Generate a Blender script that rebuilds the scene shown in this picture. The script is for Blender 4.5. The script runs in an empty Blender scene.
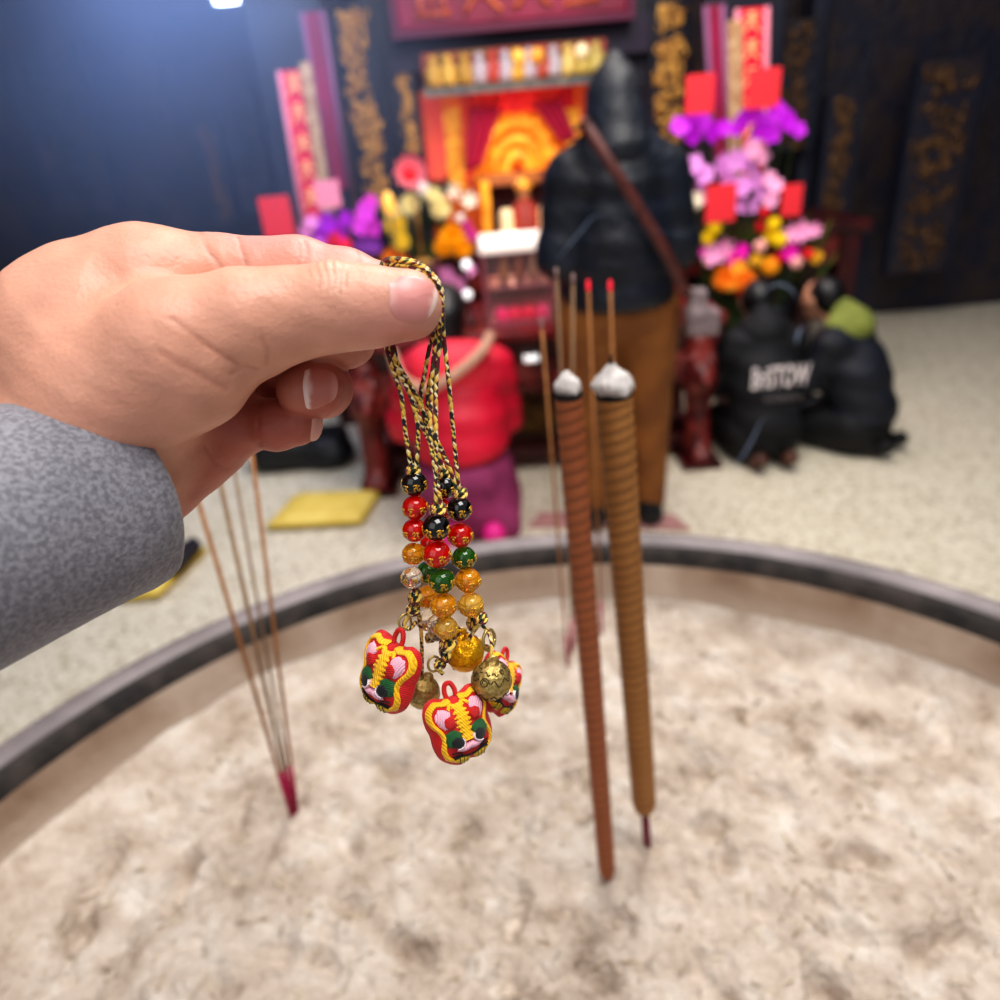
import bpy, math, random
import numpy as np
from math import sin, cos, pi, radians, sqrt, atan2
from mathutils import Vector, Matrix, noise

random.seed(7)
RNG = np.random.default_rng(7)
scene = bpy.context.scene
COL = scene.collection

# ------------------------------------------------------------------ camera
FPX = 722.0
PITCH, ROLL = radians(27.5), radians(5.0)
CAM = Vector((0, 0, 1.5))
F = Vector((0, cos(PITCH), -sin(PITCH)))
U0 = Vector((0, sin(PITCH), cos(PITCH)))
R0 = Vector((1, 0, 0))
RI = R0 * cos(ROLL) - U0 * sin(ROLL)
UI = R0 * sin(ROLL) + U0 * cos(ROLL)

def ray(px, py):
    return F + RI * ((px - 500) / FPX) + UI * ((500 - py) / FPX)
def Wd(px, py, d):            # point at camera depth d
    return CAM + ray(px, py) * d
def Gz(px, py, z=0.0):        # point on a level plane
    d = ray(px, py); return CAM + d * ((z - CAM.z) / d.z)
def Yp(px, py, y):            # point on a plane facing the altar
    d = ray(px, py); return CAM + d * (y / d.y)

cd = bpy.data.cameras.new('camera')
cam = bpy.data.objects.new('camera', cd); COL.objects.link(cam)
cam.matrix_world = Matrix(((RI.x, UI.x, -F.x, CAM.x), (RI.y, UI.y, -F.y, CAM.y), (RI.z, UI.z, -F.z, CAM.z), (0, 0, 0, 1)))
cd.sensor_width = 36; cd.lens = FPX / 1000 * 36; cd.clip_start = 0.01; cd.clip_end = 60
cd.dof.use_dof = True; cd.dof.focus_distance = 0.25; cd.dof.aperture_fstop = 6.5
scene.camera = cam
scene.view_settings.view_transform = 'Standard'
scene.view_settings.look = 'Medium High Contrast'
scene.view_settings.exposure = 0.0
scene.cycles.use_denoising = True
scene.cycles.max_bounces = 10
scene.cycles.transparent_max_bounces = 12
scene.cycles.caustics_refractive = True
scene.cycles.volume_step_rate = 4.0

# ------------------------------------------------------------------ materials
def lin(c):
    c = c.lstrip('#'); out = []
    for i in (0, 2, 4):
        v = int(c[i:i + 2], 16) / 255
        out.append(v / 12.92 if v <= .04045 else ((v + .055) / 1.055) ** 2.4)
    return (*out, 1)

MATS = {}
def mat(name, color, rough=.55, metal=0, trans=0, emit=0, emit_col=None, c2=None, nscale=20, bump=0, bscale=60, sss=0, coat=0, sheen=0, vcol=False, ior=1.5, alpha=1, det=4):
    m = bpy.data.materials.new(name); m.use_nodes = True
    nt = m.node_tree; b = nt.nodes['Principled BSDF']
    c = lin(color) if isinstance(color, str) else color
    b.inputs['Base Color'].default_value = c
    b.inputs['Roughness'].default_value = rough
    b.inputs['Metallic'].default_value = metal
    b.inputs['Transmission Weight'].default_value = trans
    b.inputs['IOR'].default_value = ior
    b.inputs['Alpha'].default_value = alpha
    b.inputs['Coat Weight'].default_value = coat
    b.inputs['Sheen Weight'].default_value = sheen
    if sss:
        b.inputs['Subsurface Weight'].default_value = sss
        b.inputs['Subsurface Radius'].default_value = (1, .35, .2)
        b.inputs['Subsurface Scale'].default_value = .003
    if emit:
        b.inputs['Emission Color'].default_value = lin(emit_col) if emit_col else c
        b.inputs['Emission Strength'].default_value = emit
    tc = nt.nodes.new('ShaderNodeTexCoord')
    if vcol:
        a = nt.nodes.new('ShaderNodeAttribute'); a.attribute_name = 'Col'
        src = a.outputs['Color']
        nt.links.new(src, b.inputs['Base Color'])
    if c2 is not None:
        n = nt.nodes.new('ShaderNodeTexNoise'); n.inputs['Scale'].default_value = nscale; n.inputs['Detail'].default_value = det
        nt.links.new(tc.outputs['Object'], n.inputs['Vector'])
        r = nt.nodes.new('ShaderNodeValToRGB')
        r.color_ramp.elements[0].position = .38; r.color_ramp.elements[1].position = .62
        r.color_ramp.elements[0].color = c; r.color_ramp.elements[1].color = lin(c2)
        nt.links.new(n.outputs['Fac'], r.inputs['Fac'])
        nt.links.new(r.outputs['Color'], b.inputs['Base Color'])
        if emit: nt.links.new(r.outputs['Color'], b.inputs['Emission Color'])
    if bump:
        n2 = nt.nodes.new('ShaderNodeTexNoise'); n2.inputs['Scale'].default_value = bscale; n2.inputs['Detail'].default_value = 5
        nt.links.new(tc.outputs['Object'], n2.inputs['Vector'])
        bp = nt.nodes.new('ShaderNodeBump'); bp.inputs['Strength'].default_value = bump; bp.inputs['Distance'].default_value = .3 / bscale
        nt.links.new(n2.outputs['Fac'], bp.inputs['Height'])
        nt.links.new(bp.outputs['Normal'], b.inputs['Normal'])
    MATS[name] = m
    return m

# ------------------------------------------------------------------ object helpers
ORG = {}
def thing(name, label, cat, loc, group=None):
    o = bpy.data.objects.new(name, None); COL.objects.link(o)
    o.empty_display_size = .05
    o.location = loc; ORG[o.name] = Vector(loc)
    o['label'] = label; o['category'] = cat
    if group: o['group'] = group
    return o
def tag(o, label, cat, group=None):
    o['label'] = label; o['category'] = cat
    if group: o['group'] = group
    return o
def make_me(name, V, Fc, smooth=True, uv=None, cols=None):
    me = bpy.data.meshes.new(name)
    me.from_pydata([tuple(map(float, v)) for v in V], [], [tuple(map(int, f)) for f in Fc])
    if uv is not None:
        l = me.uv_layers.new(name='UVMap'); flat = []
        for f in uv:
            for t in f: flat.extend(t)
        l.data.foreach_set('uv', flat)
    if cols is not None:
        a = me.color_attributes.new('Col', 'FLOAT_COLOR', 'POINT')
        a.data.foreach_set('color', np.asarray(cols, np.float32).ravel())
    if smooth: me.polygons.foreach_set('use_smooth', [True] * len(me.polygons))
    me.update()
    return me
def part(name, me, m, parent=None, M=None):
    o = bpy.data.objects.new(name, me); COL.objects.link(o)
    if m is not None and (len(me.materials) == 0): me.materials.append(m)
    M = M or Matrix.Identity(4)
    if parent is not None:
        o.parent = parent; T = Matrix.Translation(-ORG[parent.name])
        # parents carry no rotation except through ORGM
        if parent.name in ORGM: o.matrix_local = ORGM[parent.name].inverted() @ M
        else: o.matrix_local = T @ M
        ORGM[o.name] = M.copy(); ORG[o.name] = M.translation.copy()
    else:
        o.matrix_local = M; ORGM[o.name] = M.copy(); ORG[o.name] = M.translation.copy()
    return o
ORGM = {}
def struct(name, me, m, M=None):
    o = part(name, me, m, None, M); o['kind'] = 'structure'; return o

class MB:                      # mesh collector
    def __init__(s): s.V = []; s.F = []; s.uv = []; s.hasuv = False
    def add(s, V, Fc, uv=None):
        n = len(s.V); s.V.extend(V); s.F.extend([tuple(i + n for i in f) for f in Fc])
        if uv is not None: s.uv.extend(uv); s.hasuv = True
        return s
    def box(s, lo, hi):
        x0, y0, z0 = lo; x1, y1, z1 = hi
        V = [(x0, y0, z0), (x1, y0, z0), (x1, y1, z0), (x0, y1, z0), (x0, y0, z1), (x1, y0, z1), (x1, y1, z1), (x0, y1, z1)]
        return s.add(V, [(0, 3, 2, 1), (4, 5, 6, 7), (0, 1, 5, 4), (1, 2, 6, 5), (2, 3, 7, 6), (3, 0, 4, 7)])
    def tube(s, pts, r, n=8, cap=True, smoothn=0, uv=False):
        V, Fc, u = tube(pts, r, n, cap, smoothn); return s.add(V, Fc, u if uv else None)
    def ball(s, c, r, nu=10, nv=6):
        V, Fc = ball(c, r, nu, nv); return s.add(V, Fc)
    def lathe(s, prof, c=(0, 0, 0), n=32, M=None):
        V, Fc = lathe(prof, n)
        if M is None: M = Matrix.Translation(c)
        return s.add([tuple(M @ Vector(v)) for v in V], Fc)
    def me(s, name, smooth=True): return make_me(name, s.V, s.F, smooth, s.uv if s.hasuv else None)

def catmull(pts, k):
    P = [Vector(p) for p in pts]
    if k <= 1 or len(P) < 3: return P
    out = []
    for i in range(len(P) - 1):
        p0 = P[max(i - 1, 0)]; p1 = P[i]; p2 = P[i + 1]; p3 = P[min(i + 2, len(P) - 1)]
        for j in range(k):
            t = j / k
            out.append(.5 * ((2 * p1) + (p2 - p0) * t + (2 * p0 - 5 * p1 + 4 * p2 - p3) * t * t + (3 * p1 - p0 - 3 * p2 + p3) * t ** 3))
    out.append(P[-1]); return out
def tube(pts, r, n=8, cap=True, smoothn=0):
    P = catmull(pts, smoothn); m = len(P)
    rad = (lambda i: r) if not callable(r) else (lambda i: r(i / (m - 1)))
    V = []; Fc = []; uv = []
    t = (P[1] - P[0]).normalized()
    a = t.orthogonal().normalized(); L = [0]
    for i in range(m):
        if i: L.append(L[-1] + (P[i] - P[i - 1]).length)
        t2 = (P[min(i + 1, m - 1)] - P[max(i - 1, 0)])
        if t2.length > 1e-12:
            t2.normalize(); q = t.rotation_difference(t2); a = q @ a; t = t2
        a = (a - t * a.dot(t)).normalized()
        b = t.cross(a)
        for k in range(n):
            an = 2 * pi * k / n; V.append(tuple(P[i] + (a * cos(an) + b * sin(an)) * rad(i)))
    for i in range(m - 1):
        for k in range(n):
            k2 = (k + 1) % n
            Fc.append((i * n + k, i * n + k2, (i + 1) * n + k2, (i + 1) * n + k))
            uv.append([(k / n, L[i]), ((k + 1) / n, L[i]), ((k + 1) / n, L[i + 1]), (k / n, L[i + 1])])
    if cap:
        Fc.append(tuple(range(n - 1, -1, -1))); uv.append([(0, 0)] * n)
        Fc.append(tuple((m - 1) * n + k for k in range(n))); uv.append([(0, L[-1])] * n)
    return V, Fc, uv
def ball(c, r, nu=12, nv=8):
    if not hasattr(r, '__len__'): r = (r, r, r)
    V = [(c[0], c[1], c[2] - r[2])]
    for j in range(1, nv):
        a = -pi / 2 + pi * j / nv
        for i in range(nu):
            V.append((c[0] + r[0] * cos(a) * cos(2 * pi * i / nu), c[1] + r[1] * cos(a) * sin(2 * pi * i / nu), c[2] + r[2] * sin(a)))
    V.append((c[0], c[1], c[2] + r[2])); Fc = []
    for i in range(nu): Fc.append((0, 1 + (i + 1) % nu, 1 + i))
    for j in range(nv - 2):
        for i in range(nu):
            A = 1 + j * nu; Fc.append((A + i, A + (i + 1) % nu, A + nu + (i + 1) % nu, A + nu + i))
    A = 1 + (nv - 2) * nu; e = len(V) - 1
    for i in range(nu): Fc.append((A + i, A + (i + 1) % nu, e))
    return V, Fc
def lathe(prof, n=32, cap=True):        # prof: list of (r, z)
    V = []; Fc = []
    for r, z in prof:
        for k in range(n): V.append((r * cos(2 * pi * k / n), r * sin(2 * pi * k / n), z))
    for i in range(len(prof) - 1):
        for k in range(n):
            k2 = (k + 1) % n; Fc.append((i * n + k, i * n + k2, (i + 1) * n + k2, (i + 1) * n + k))
    if cap and prof[0][0] > 1e-9: Fc.append(tuple(range(n - 1, -1, -1)))
    if cap and prof[-1][0] > 1e-9: Fc.append(tuple((len(prof) - 1) * n + k for k in range(n)))
    return V, Fc

# ------------------------------------------------------------------ SDF surfaces
def s_cap(P, a, b, ra, rb):
    a = np.asarray(a, np.float32); b = np.asarray(b, np.float32); ab = b - a
    t = np.clip(((P - a) @ ab) / max(float(ab @ ab), 1e-12), 0, 1)
    q = P - a - t[:, None] * ab
    return np.sqrt((q * q).sum(1)) - (ra + (rb - ra) * t)
def s_ell(P, c, r, R=None):
    q = P - np.asarray(c, np.float32)
    if R is not None: q = q @ np.asarray(R, np.float32)
    r = np.asarray(r, np.float32)
    k0 = np.sqrt(((q / r) ** 2).sum(1)); k1 = np.sqrt(((q / (r * r)) ** 2).sum(1)) + 1e-9
    return k0 * (k0 - 1) / k1
def s_box(P, c, h, rd):
    q = np.abs(P - np.asarray(c, np.float32)) - (np.asarray(h, np.float32) - rd)
    return np.sqrt((np.maximum(q, 0) ** 2).sum(1)) + np.minimum(q.max(1), 0) - rd
def smin(a, b, k):
    if k <= 0: return np.minimum(a, b)
    h = np.maximum(k - np.abs(a - b), 0) / k
    return np.minimum(a, b) - h * h * k * .25
def smax(a, b, k): return -smin(-a, -b, k)
def prim(P, p):
    return s_cap(P, *p[1:]) if p[0] == 'c' else s_ell(P, *p[1:]) if p[0] == 'e' else s_box(P, *p[1:])
def union(prims, k):
    def fn(P):
        d = prim(P, prims[0])
        for p in prims[1:]: d = smin(d, prim(P, p), k)
        return d
    return fn
def surf_net(fn, lo, hi, h):
    lo = np.asarray(lo, np.float32); hi = np.asarray(hi, np.float32)
    n = np.ceil((hi - lo) / h).astype(int) + 1
    ax = [lo[i] + h * np.arange(n[i], dtype=np.float32) for i in range(3)]
    D = np.empty(n, np.float32)
    step = max(1, int(200000 / (n[1] * n[2])))
    for i in range(0, n[0], step):
        g = np.stack(np.meshgrid(ax[0][i:i + step], ax[1], ax[2], indexing='ij'), -1)
        D[i:i + step] = fn(g.reshape(-1, 3)).reshape(g.shape[:3])
    S = D < 0
    c = np.zeros(n - 1, int)
    for dx in (0, 1):
        for dy in (0, 1):
            for dz in (0, 1):
                c += S[dx:n[0] - 1 + dx, dy:n[1] - 1 + dy, dz:n[2] - 1 + dz]
    cells = np.argwhere((c > 0) & (c < 8))
    idx = -np.ones(n - 1, int); idx[tuple(cells.T)] = np.arange(len(cells))
    acc = np.zeros((len(cells), 3)); cnt = np.zeros(len(cells))
    corners = [(x, y, z) for x in (0, 1) for y in (0, 1) for z in (0, 1)]
    for a in corners:
        for ax_ in range(3):
            if a[ax_] == 0:
                b = list(a); b[ax_] = 1
                da = D[cells[:, 0] + a[0], cells[:, 1] + a[1], cells[:, 2] + a[2]]
                db = D[cells[:, 0] + b[0], cells[:, 1] + b[1], cells[:, 2] + b[2]]
                cr = (da < 0) != (db < 0)
                t = np.where(cr, da / np.where(cr, da - db, 1), 0)
                pt = np.repeat(np.array([a], float), len(cells), 0); pt[:, ax_] = t
                acc += pt * cr[:, None]; cnt += cr
    V = lo + h * (cells + acc / cnt[:, None])
    faces = []
    for a in range(3):
        b, cc = (a + 1) % 3, (a + 2) % 3
        s0 = [slice(1, n[i] - 1) for i in range(3)]; s1 = list(s0)
        s0[a] = slice(0, n[a] - 1); s1[a] = slice(1, n[a])
        A = S[tuple(s0)]; B = S[tuple(s1)]
        e = np.argwhere(A != B)
        if not len(e): continue
        flip = A[tuple(e.T)]
        off = np.ones(3, int); off[a] = 0
        e = e + off
        def cell(db, dc):
            q = e.copy(); q[:, b] -= db; q[:, cc] -= dc; return idx[tuple(q.T)]
        q = np.stack([cell(1, 1), cell(0, 1), cell(0, 0), cell(1, 0)], 1)
        q[~flip] = q[~flip][:, ::-1]
        faces.append(q)
    return V, np.concatenate(faces)
def sdf_me(name, fn, lo, hi, h, colfn=None, xf=None):
    V, Q = surf_net(fn, lo, hi, h)
    cols = colfn(V) if colfn else None
    if xf is not None: V = xf(V)
    return make_me(name, V, Q, True, None, cols)
def prims_bounds(prims, pad):
    lo = np.full(3, 1e9); hi = -lo
    for p in prims:
        if p[0] == 'c':
            for q, r in ((p[1], p[3]), (p[2], p[4])): lo = np.minimum(lo, np.array(q) - r); hi = np.maximum(hi, np.array(q) + r)
        else:
            r = np.max(p[2]) if p[0] == 'e' and len(p) > 3 else np.array(p[2]); lo = np.minimum(lo, np.array(p[1]) - r); hi = np.maximum(hi, np.array(p[1]) + r)
    return lo - pad, hi + pad
def blob(name, prims, k, h, m, parent, extra=None, colfn=None):
    fn = union(prims, k)
    f2 = fn if extra is None else (lambda P: extra(P, fn(P)))
    lo, hi = prims_bounds(prims, 2.5 * h + k * .3)
    return part(name, sdf_me(name, f2, lo, hi, h, colfn), m, parent)

# ================================================================== SETTING
ZR, ZS = 0.92, 0.80            # censer rim and sand heights
CX, CY, RIN = 0.047, 0.239, 0.697
WALLY = 5.4

def floor_mat():
    m = mat('terrazzo', '#d6cdb9', .35, c2='#bfb49c', nscale=3)
    nt = m.node_tree; b = nt.nodes['Principled BSDF']
    tc = nt.nodes.new('ShaderNodeTexCoord'); v = nt.nodes.new('ShaderNodeTexVoronoi'); v.inputs['Scale'].default_value = 70
    r = nt.nodes.new('ShaderNodeValToRGB'); r.color_ramp.interpolation = 'LINEAR'
    e = r.color_ramp.elements; e[0].color = lin('#a39880'); e[0].position = 0; e[1].color = lin('#e6dfce'); e[1].position = 1
    x = e.new(.25); x.color = lin('#cfc5b0'); x = e.new(.6); x.color = lin('#dcd4c1')
    s = nt.nodes.new('ShaderNodeSeparateColor')
    nt.links.new(tc.outputs['Object'], v.inputs['Vector']); nt.links.new(v.outputs['Color'], s.inputs['Color'])
    nt.links.new(s.outputs['Red'], r.inputs['Fac']); nt.links.new(r.outputs['Color'], b.inputs['Base Color'])
    return m
FLOORM = floor_mat()
b = MB(); b.box((-4.5, -2, -.1), (5, WALLY, 0)); struct('floor', b.me('floor', False), FLOORM)
DARK = mat('dark_carved_wood', '#222436', .5, c2='#382d2e', nscale=6, bump=.8, bscale=14)  # dark tone lifted in the colour to paint in haze over the wood
DARK2 = mat('dark_navy_lacquer', '#1a2032', .45, c2='#262a3a', nscale=4, bump=.3, bscale=20)
b = MB(); b.box((-4.6, WALLY, 0), (5.1, WALLY + .15, 3.6)); struct('wall_back', b.me('wall_back', False), DARK)
b = MB(); b.box((-4.6, -2, 0), (-4.45, WALLY, 3.6)); struct('wall_left', b.me('wall_left', False), DARK2)
b = MB(); b.box((4.95, -2, 0), (5.1, WALLY, 3.6)); struct('wall_right', b.me('wall_right', False), DARK2)

# ------------------------------------------------------------------ censer (big incense burner)
STONE = mat('censer_stone', '#8c8282', .5, c2='#6c6364', nscale=9, bump=.25, bscale=80)
SOOT = mat('soot_black', '#1c1817', .8, c2='#3a322e', nscale=30, bump=.5, bscale=90)
def wall_inner():
    m = mat('ashy_inner_wall', '#9d8672', .9, bump=.5, bscale=45)
    nt = m.node_tree; b = nt.nodes['Principled BSDF']
    tc = nt.nodes.new('ShaderNodeTexCoord'); n = nt.nodes.new('ShaderNodeTexNoise'); n.inputs['Scale'].default_value = 7; n.inputs['Detail'].default_value = 6
    mp = nt.nodes.new('ShaderNodeMapping'); mp.inputs['Scale'].default_value = (1, 1, .35)
    nt.links.new(tc.outputs['Object'], mp.inputs['Vector']); nt.links.new(mp.outputs['Vector'], n.inputs['Vector'])
    r = nt.nodes.new('ShaderNodeValToRGB'); e = r.color_ramp.elements
    e[0].position = .3; e[0].color = lin('#7d624c'); e[1].position = .66; e[1].color = lin('#c3b2a2')
    x = e.new(.48); x.color = lin('#a58f7c')
    nt.links.new(n.outputs['Fac'], r.inputs['Fac'])
    sp = nt.nodes.new('ShaderNodeSeparateXYZ'); nt.links.new(tc.outputs['Object'], sp.inputs['Vector'])
    ad = nt.nodes.new('ShaderNodeMath'); ad.operation = 'MULTIPLY_ADD'; nt.links.new(n.outputs['Fac'], ad.inputs[0]); ad.inputs[1].default_value = .12; nt.links.new(sp.outputs['Z'], ad.inputs[2])
    mr = nt.nodes.new('ShaderNodeMapRange'); mr.inputs['From Min'].default_value = ZS + .055; mr.inputs['From Max'].default_value = ZS + .125; nt.links.new(ad.outputs[0], mr.inputs['Value'])
    mx = nt.nodes.new('ShaderNodeMix'); mx.data_type = 'RGBA'; nt.links.new(mr.outputs['Result'], mx.inputs['Factor']); mx.inputs['A'].default_value = lin('#cfbfaf'); nt.links.new(r.outputs['Color'], mx.inputs['B'])
    nt.links.new(mx.outputs['Result'], b.inputs['Base Color'])
    return m
INNERW = wall_inner()
censer = thing('incense_censer', 'wide round grey-rimmed incense censer filled with pale sand', 'incense burner', (CX, CY, 0))
def lat(name, prof, m, n=160):
    V, Fc = lathe(prof, n, False); return part(name, make_me(name, V, Fc), m, censer, Matrix.Translation((CX, CY, 0)))
lat('rim', [(RIN + .012, ZR - .005), (RIN + .016, ZR + .001), (RIN + .024, ZR + .005), (RIN + .038, ZR + .005), (RIN + .046, ZR), (RIN + .046, ZR - .04), (RIN + .036, ZR - .05)], STONE)
lat('sooty_lip', [(RIN - .004, ZR - .026), (RIN + .001, ZR - .012), (RIN + .010, ZR - .004), (RIN + .016, ZR - .002)], SOOT)
lat('inner_wall', [(RIN - .03, ZS - .16), (RIN - .01, ZS - .02), (RIN - .004, ZR - .026)], INNERW)
lat('bowl', [(.36, .16), (.5, .22), (.66, .45), (RIN + .015, .7), (RIN + .036, ZR - .05)], STONE)
for k in range(3):
    a = 2 * pi * k / 3 + .5
    p = [(CX + r * cos(a), CY + r * sin(a), z) for r, z in ((.45, .3), (.52, .18), (.5, .08), (.53, .0))]
    V, Fc, _ = tube(p, lambda t: .085 - .03 * t, 12, True, 5)
    part('leg', make_me('leg', V, Fc), STONE, censer)

# sand
def sand_z(x, y):
    r = sqrt((x - CX) ** 2 + (y - CY) ** 2)
    v = Vector((x, y, 0))
    z = .010 * noise.noise(v * 5) + .007 * noise.noise(v * 13 + Vector((3, 1, 0)))
    z += .011 * noise.turbulence(v * 22, 4, False) + .004 * noise.noise(v * 45 + Vector((1, 7, 3))) + .0042 * noise.noise(v * 80) + .0022 * noise.noise(v * 190)
    c = noise.noise(v * 22 + Vector((9, 5, 2)))
    if c < -.18: z -= (-.18 - c) * .06
    z *= max(.25, min(1, (RIN - r) / .12))
    t = max(0, (r - .50) / (RIN - .50)); z += (.042 + .012 * noise.noise(v * 4)) * t * t
    return ZS - .004 + z
def sand_mat():
    m = mat('ash_sand', '#c4b3a4', .95)
    nt = m.node_tree; b = nt.nodes['Principled BSDF']
    tc = nt.nodes.new('ShaderNodeTexCoord')
    n = nt.nodes.new('ShaderNodeTexNoise'); n.inputs['Scale'].default_value = 17; n.inputs['Detail'].default_value = 9; n.inputs['Roughness'].default_value = .68
    nt.links.new(tc.outputs['Object'], n.inputs['Vector'])
    r = nt.nodes.new('ShaderNodeValToRGB'); e = r.color_ramp.elements
    e[0].position = .3; e[0].color = lin('#8f7d6c'); e[1].position = .72; e[1].color = lin('#ded6cc')
    x = e.new(.40); x.color = lin('#b5a494'); x = e.new(.54); x.color = lin('#cbbdaf')
    nt.links.new(n.outputs['Fac'], r.inputs['Fac']); nt.links.new(r.outputs['Color'], b.inputs['Base Color'])
    n2 = nt.nodes.new('ShaderNodeTexNoise'); n2.inputs['Scale'].default_value = 130; n2.inputs['Detail'].default_value = 6
    nt.links.new(tc.outputs['Object'], n2.inputs['Vector'])
    bp = nt.nodes.new('ShaderNodeBump'); bp.inputs['Strength'].default_value = 1.0; bp.inputs['Distance'].default_value = .008
    nt.links.new(n2.outputs['Fac'], bp.inputs['Height']); nt.links.new(bp.outputs['Normal'], b.inputs['Normal'])
    return m
SANDM = sand_mat()
V = []; Fc = []
NR, NA = 190, 420
for i in range(NR + 1):
    r = (RIN - .008) * (i / NR)
    for k in range(NA):
        a = 2 * pi * k / NA; x = CX + r * cos(a); y = CY + r * sin(a)
        V.append((x, y, sand_z(x, y)))
for i in range(NR):
    for k in range(NA):
        k2 = (k + 1) % NA; Fc.append((i * NA + k, (i + 1) * NA + k, (i + 1) * NA + k2, i * NA + k2))
sand = part('ash_sand', make_me('ash_sand', V, Fc), SANDM, None)
sand['kind'] = 'stuff'; tag(sand, 'pale beige ash sand heaped inside the round censer', 'sand')
b = MB()
for _ in range(1500):
    a = random.uniform(0, 2 * pi); r = RIN * .9 * sqrt(random.random()); x = CX + r * cos(a); y = CY + r * sin(a)
    if y < .1: continue
    an = random.uniform(0, pi); L = random.uniform(.004, .022)
    p0 = (x, y, sand_z(x, y) + .001); x2 = x + L * cos(an); y2 = y + L * sin(an)
    b.tube([p0, (x2, y2, sand_z(x2, y2) + random.uniform(.0005, .003))], random.uniform(.0005, .0011), 5)
st = part('incense_stubs', b.me('incense_stubs'), mat('straw', '#e0d3ba', .8, c2='#9a846c', nscale=55), None)
st['kind'] = 'stuff'; tag(st, 'tiny burnt incense stubs and straw bits scattered over the sand', 'stubs')

# ------------------------------------------------------------------ thick incense sticks
def thick(name, label, base_px, top_px, r, colA, colB, ridges, ash_w, taper, core_len):
    B = Gz(*base_px, ZS); B.z = sand_z(B.x, B.y) - .01
    T = Yp(*top_px, B.y)
    ax = (T - B); L = ax.length; ax.normalize()
    M = Matrix.Translation(B) @ ax.to_track_quat('Z', 'Y').to_matrix().to_4x4()
    t = thing(name, label, 'incense stick', B, 'thick incense sticks')
    m = mat(name + '_paste', colA, .6, vcol=True, bump=.35, bscale=220)
    prof = [(.0004, core_len)]; pcol = [.9]
    n = ridges * 8
    for i in range(n + 1):
        q = i / n; ph = (q * ridges + .12 * sin(q * 40)) % 1
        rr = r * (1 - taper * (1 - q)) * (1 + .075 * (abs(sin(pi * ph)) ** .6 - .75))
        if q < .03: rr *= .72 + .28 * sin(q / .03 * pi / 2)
        prof.append((rr, core_len + q * (L - core_len))); pcol.append(min(1, .42 + .75 * abs(sin(pi * ph)) ** .7))  # grooves darkened in the vertex colour, as shade between the rings
    prof.append((r * .4, L + .0005)); prof.append((.0002, L + .0005)); pcol += [.5, .5]
    V, Fc = lathe(prof, 36)
    # a slight screw to the rings
    V2 = []
    for (x, y, z) in V:
        a = atan2(y, x); V2.append((x, y, z + (r * .22 * cos(a - 1) if core_len + .02 < z < L - .01 else 0)))
    ca = np.array(lin(colA)[:3]); cb = np.array(lin(colB)[:3]); cols = []
    for i, (x, y, z) in enumerate(V2):
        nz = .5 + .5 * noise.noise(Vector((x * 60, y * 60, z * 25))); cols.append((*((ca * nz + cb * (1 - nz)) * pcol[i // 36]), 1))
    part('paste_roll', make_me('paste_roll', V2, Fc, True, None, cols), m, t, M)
    V, Fc, _ = tube([(0, 0, -.02), (0, 0, core_len + .02)], .0042 if r > .012 else .0036, 10)
    part('core_stick', make_me('core_stick', V, Fc), MATS['core_red'], t, M)
    prof = [(r * 1.01, L - .004), (r * 1.03, L - .001), (r * .99, L + .001), (r * .6, L + .0015)]
    V, Fc = lathe(prof, 36); part('charred_ring', make_me('charred_ring', V, Fc), MATS['char'], t, M)
    # ash cap
    def ash(P):
        q = P / r
        d = s_ell(P, (0, 0, r * .35), (r * ash_w * .96, r * ash_w * .96, r * .75))
        d = smin(d, s_cap(P, (-r * .1, 0, r * .5), (-r * .12, 0, r * 1.25), r * .62, r * .3), r * .5)
        d = smin(d, s_cap(P, (r * .35, 0, r * .4), (r * .5, 0, r * .8), r * .5, r * .3), r * .3)
        w = np.sin(q[:, 0] * 4.1 + 1) * np.sin(q[:, 1] * 3.7) * np.sin(q[:, 2] * 4.6 + 2) + .5 * np.sin(q[:, 0] * 9 + q[:, 2] * 8) * np.sin(q[:, 1] * 9.3)
        d = d + w * r * .09
        return np.maximum(d, -(P[:, 2] + r * .12))
    me = sdf_me('ash_cap', ash, (-1.6 * r, -1.6 * r, -.3 * r), (1.6 * r, 1.6 * r, 2 * r), r / 13)
    part('ash_cap', me, MATS['ash'], t, M @ Matrix.Translation((0, 0, L)))
    return t, M, L
mat('core_red', '#7a1030', .6, c2='#5c0c28', nscale=60)
mat('char', '#1a1412', .9)
mat('ash', '#cfc9c4', .95, c2='#a8a19c', nscale=120, bump=.4, bscale=400)
thick('thick_incense_stick', 'left thick reddish-brown ringed incense stick with pointed white ash tip', (608, 876), (568, 392), .0098, '#94502a', '#a05c34', 52, 1.02, .12, .014)
tk, M2, L2 = thick('thick_incense_stick', 'right thickest tan ringed incense stick with broad white ash tip and charred wick', (648, 845), (613.5, 391), .0137, '#a8743a', '#966430', 46, 1.18, .12, .066)
V, Fc, _ = tube([(.001, 0, 0.008), (0, .002, .016), (-.001, 0, .022), (.0005, 0, .028)], lambda t: .0019 - .0008 * t, 7, True, 3)
part('charred_wick', make_me('charred_wick', V, Fc), MATS['char'], tk, M2 @ Matrix.Translation((0, 0, L2)))

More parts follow.
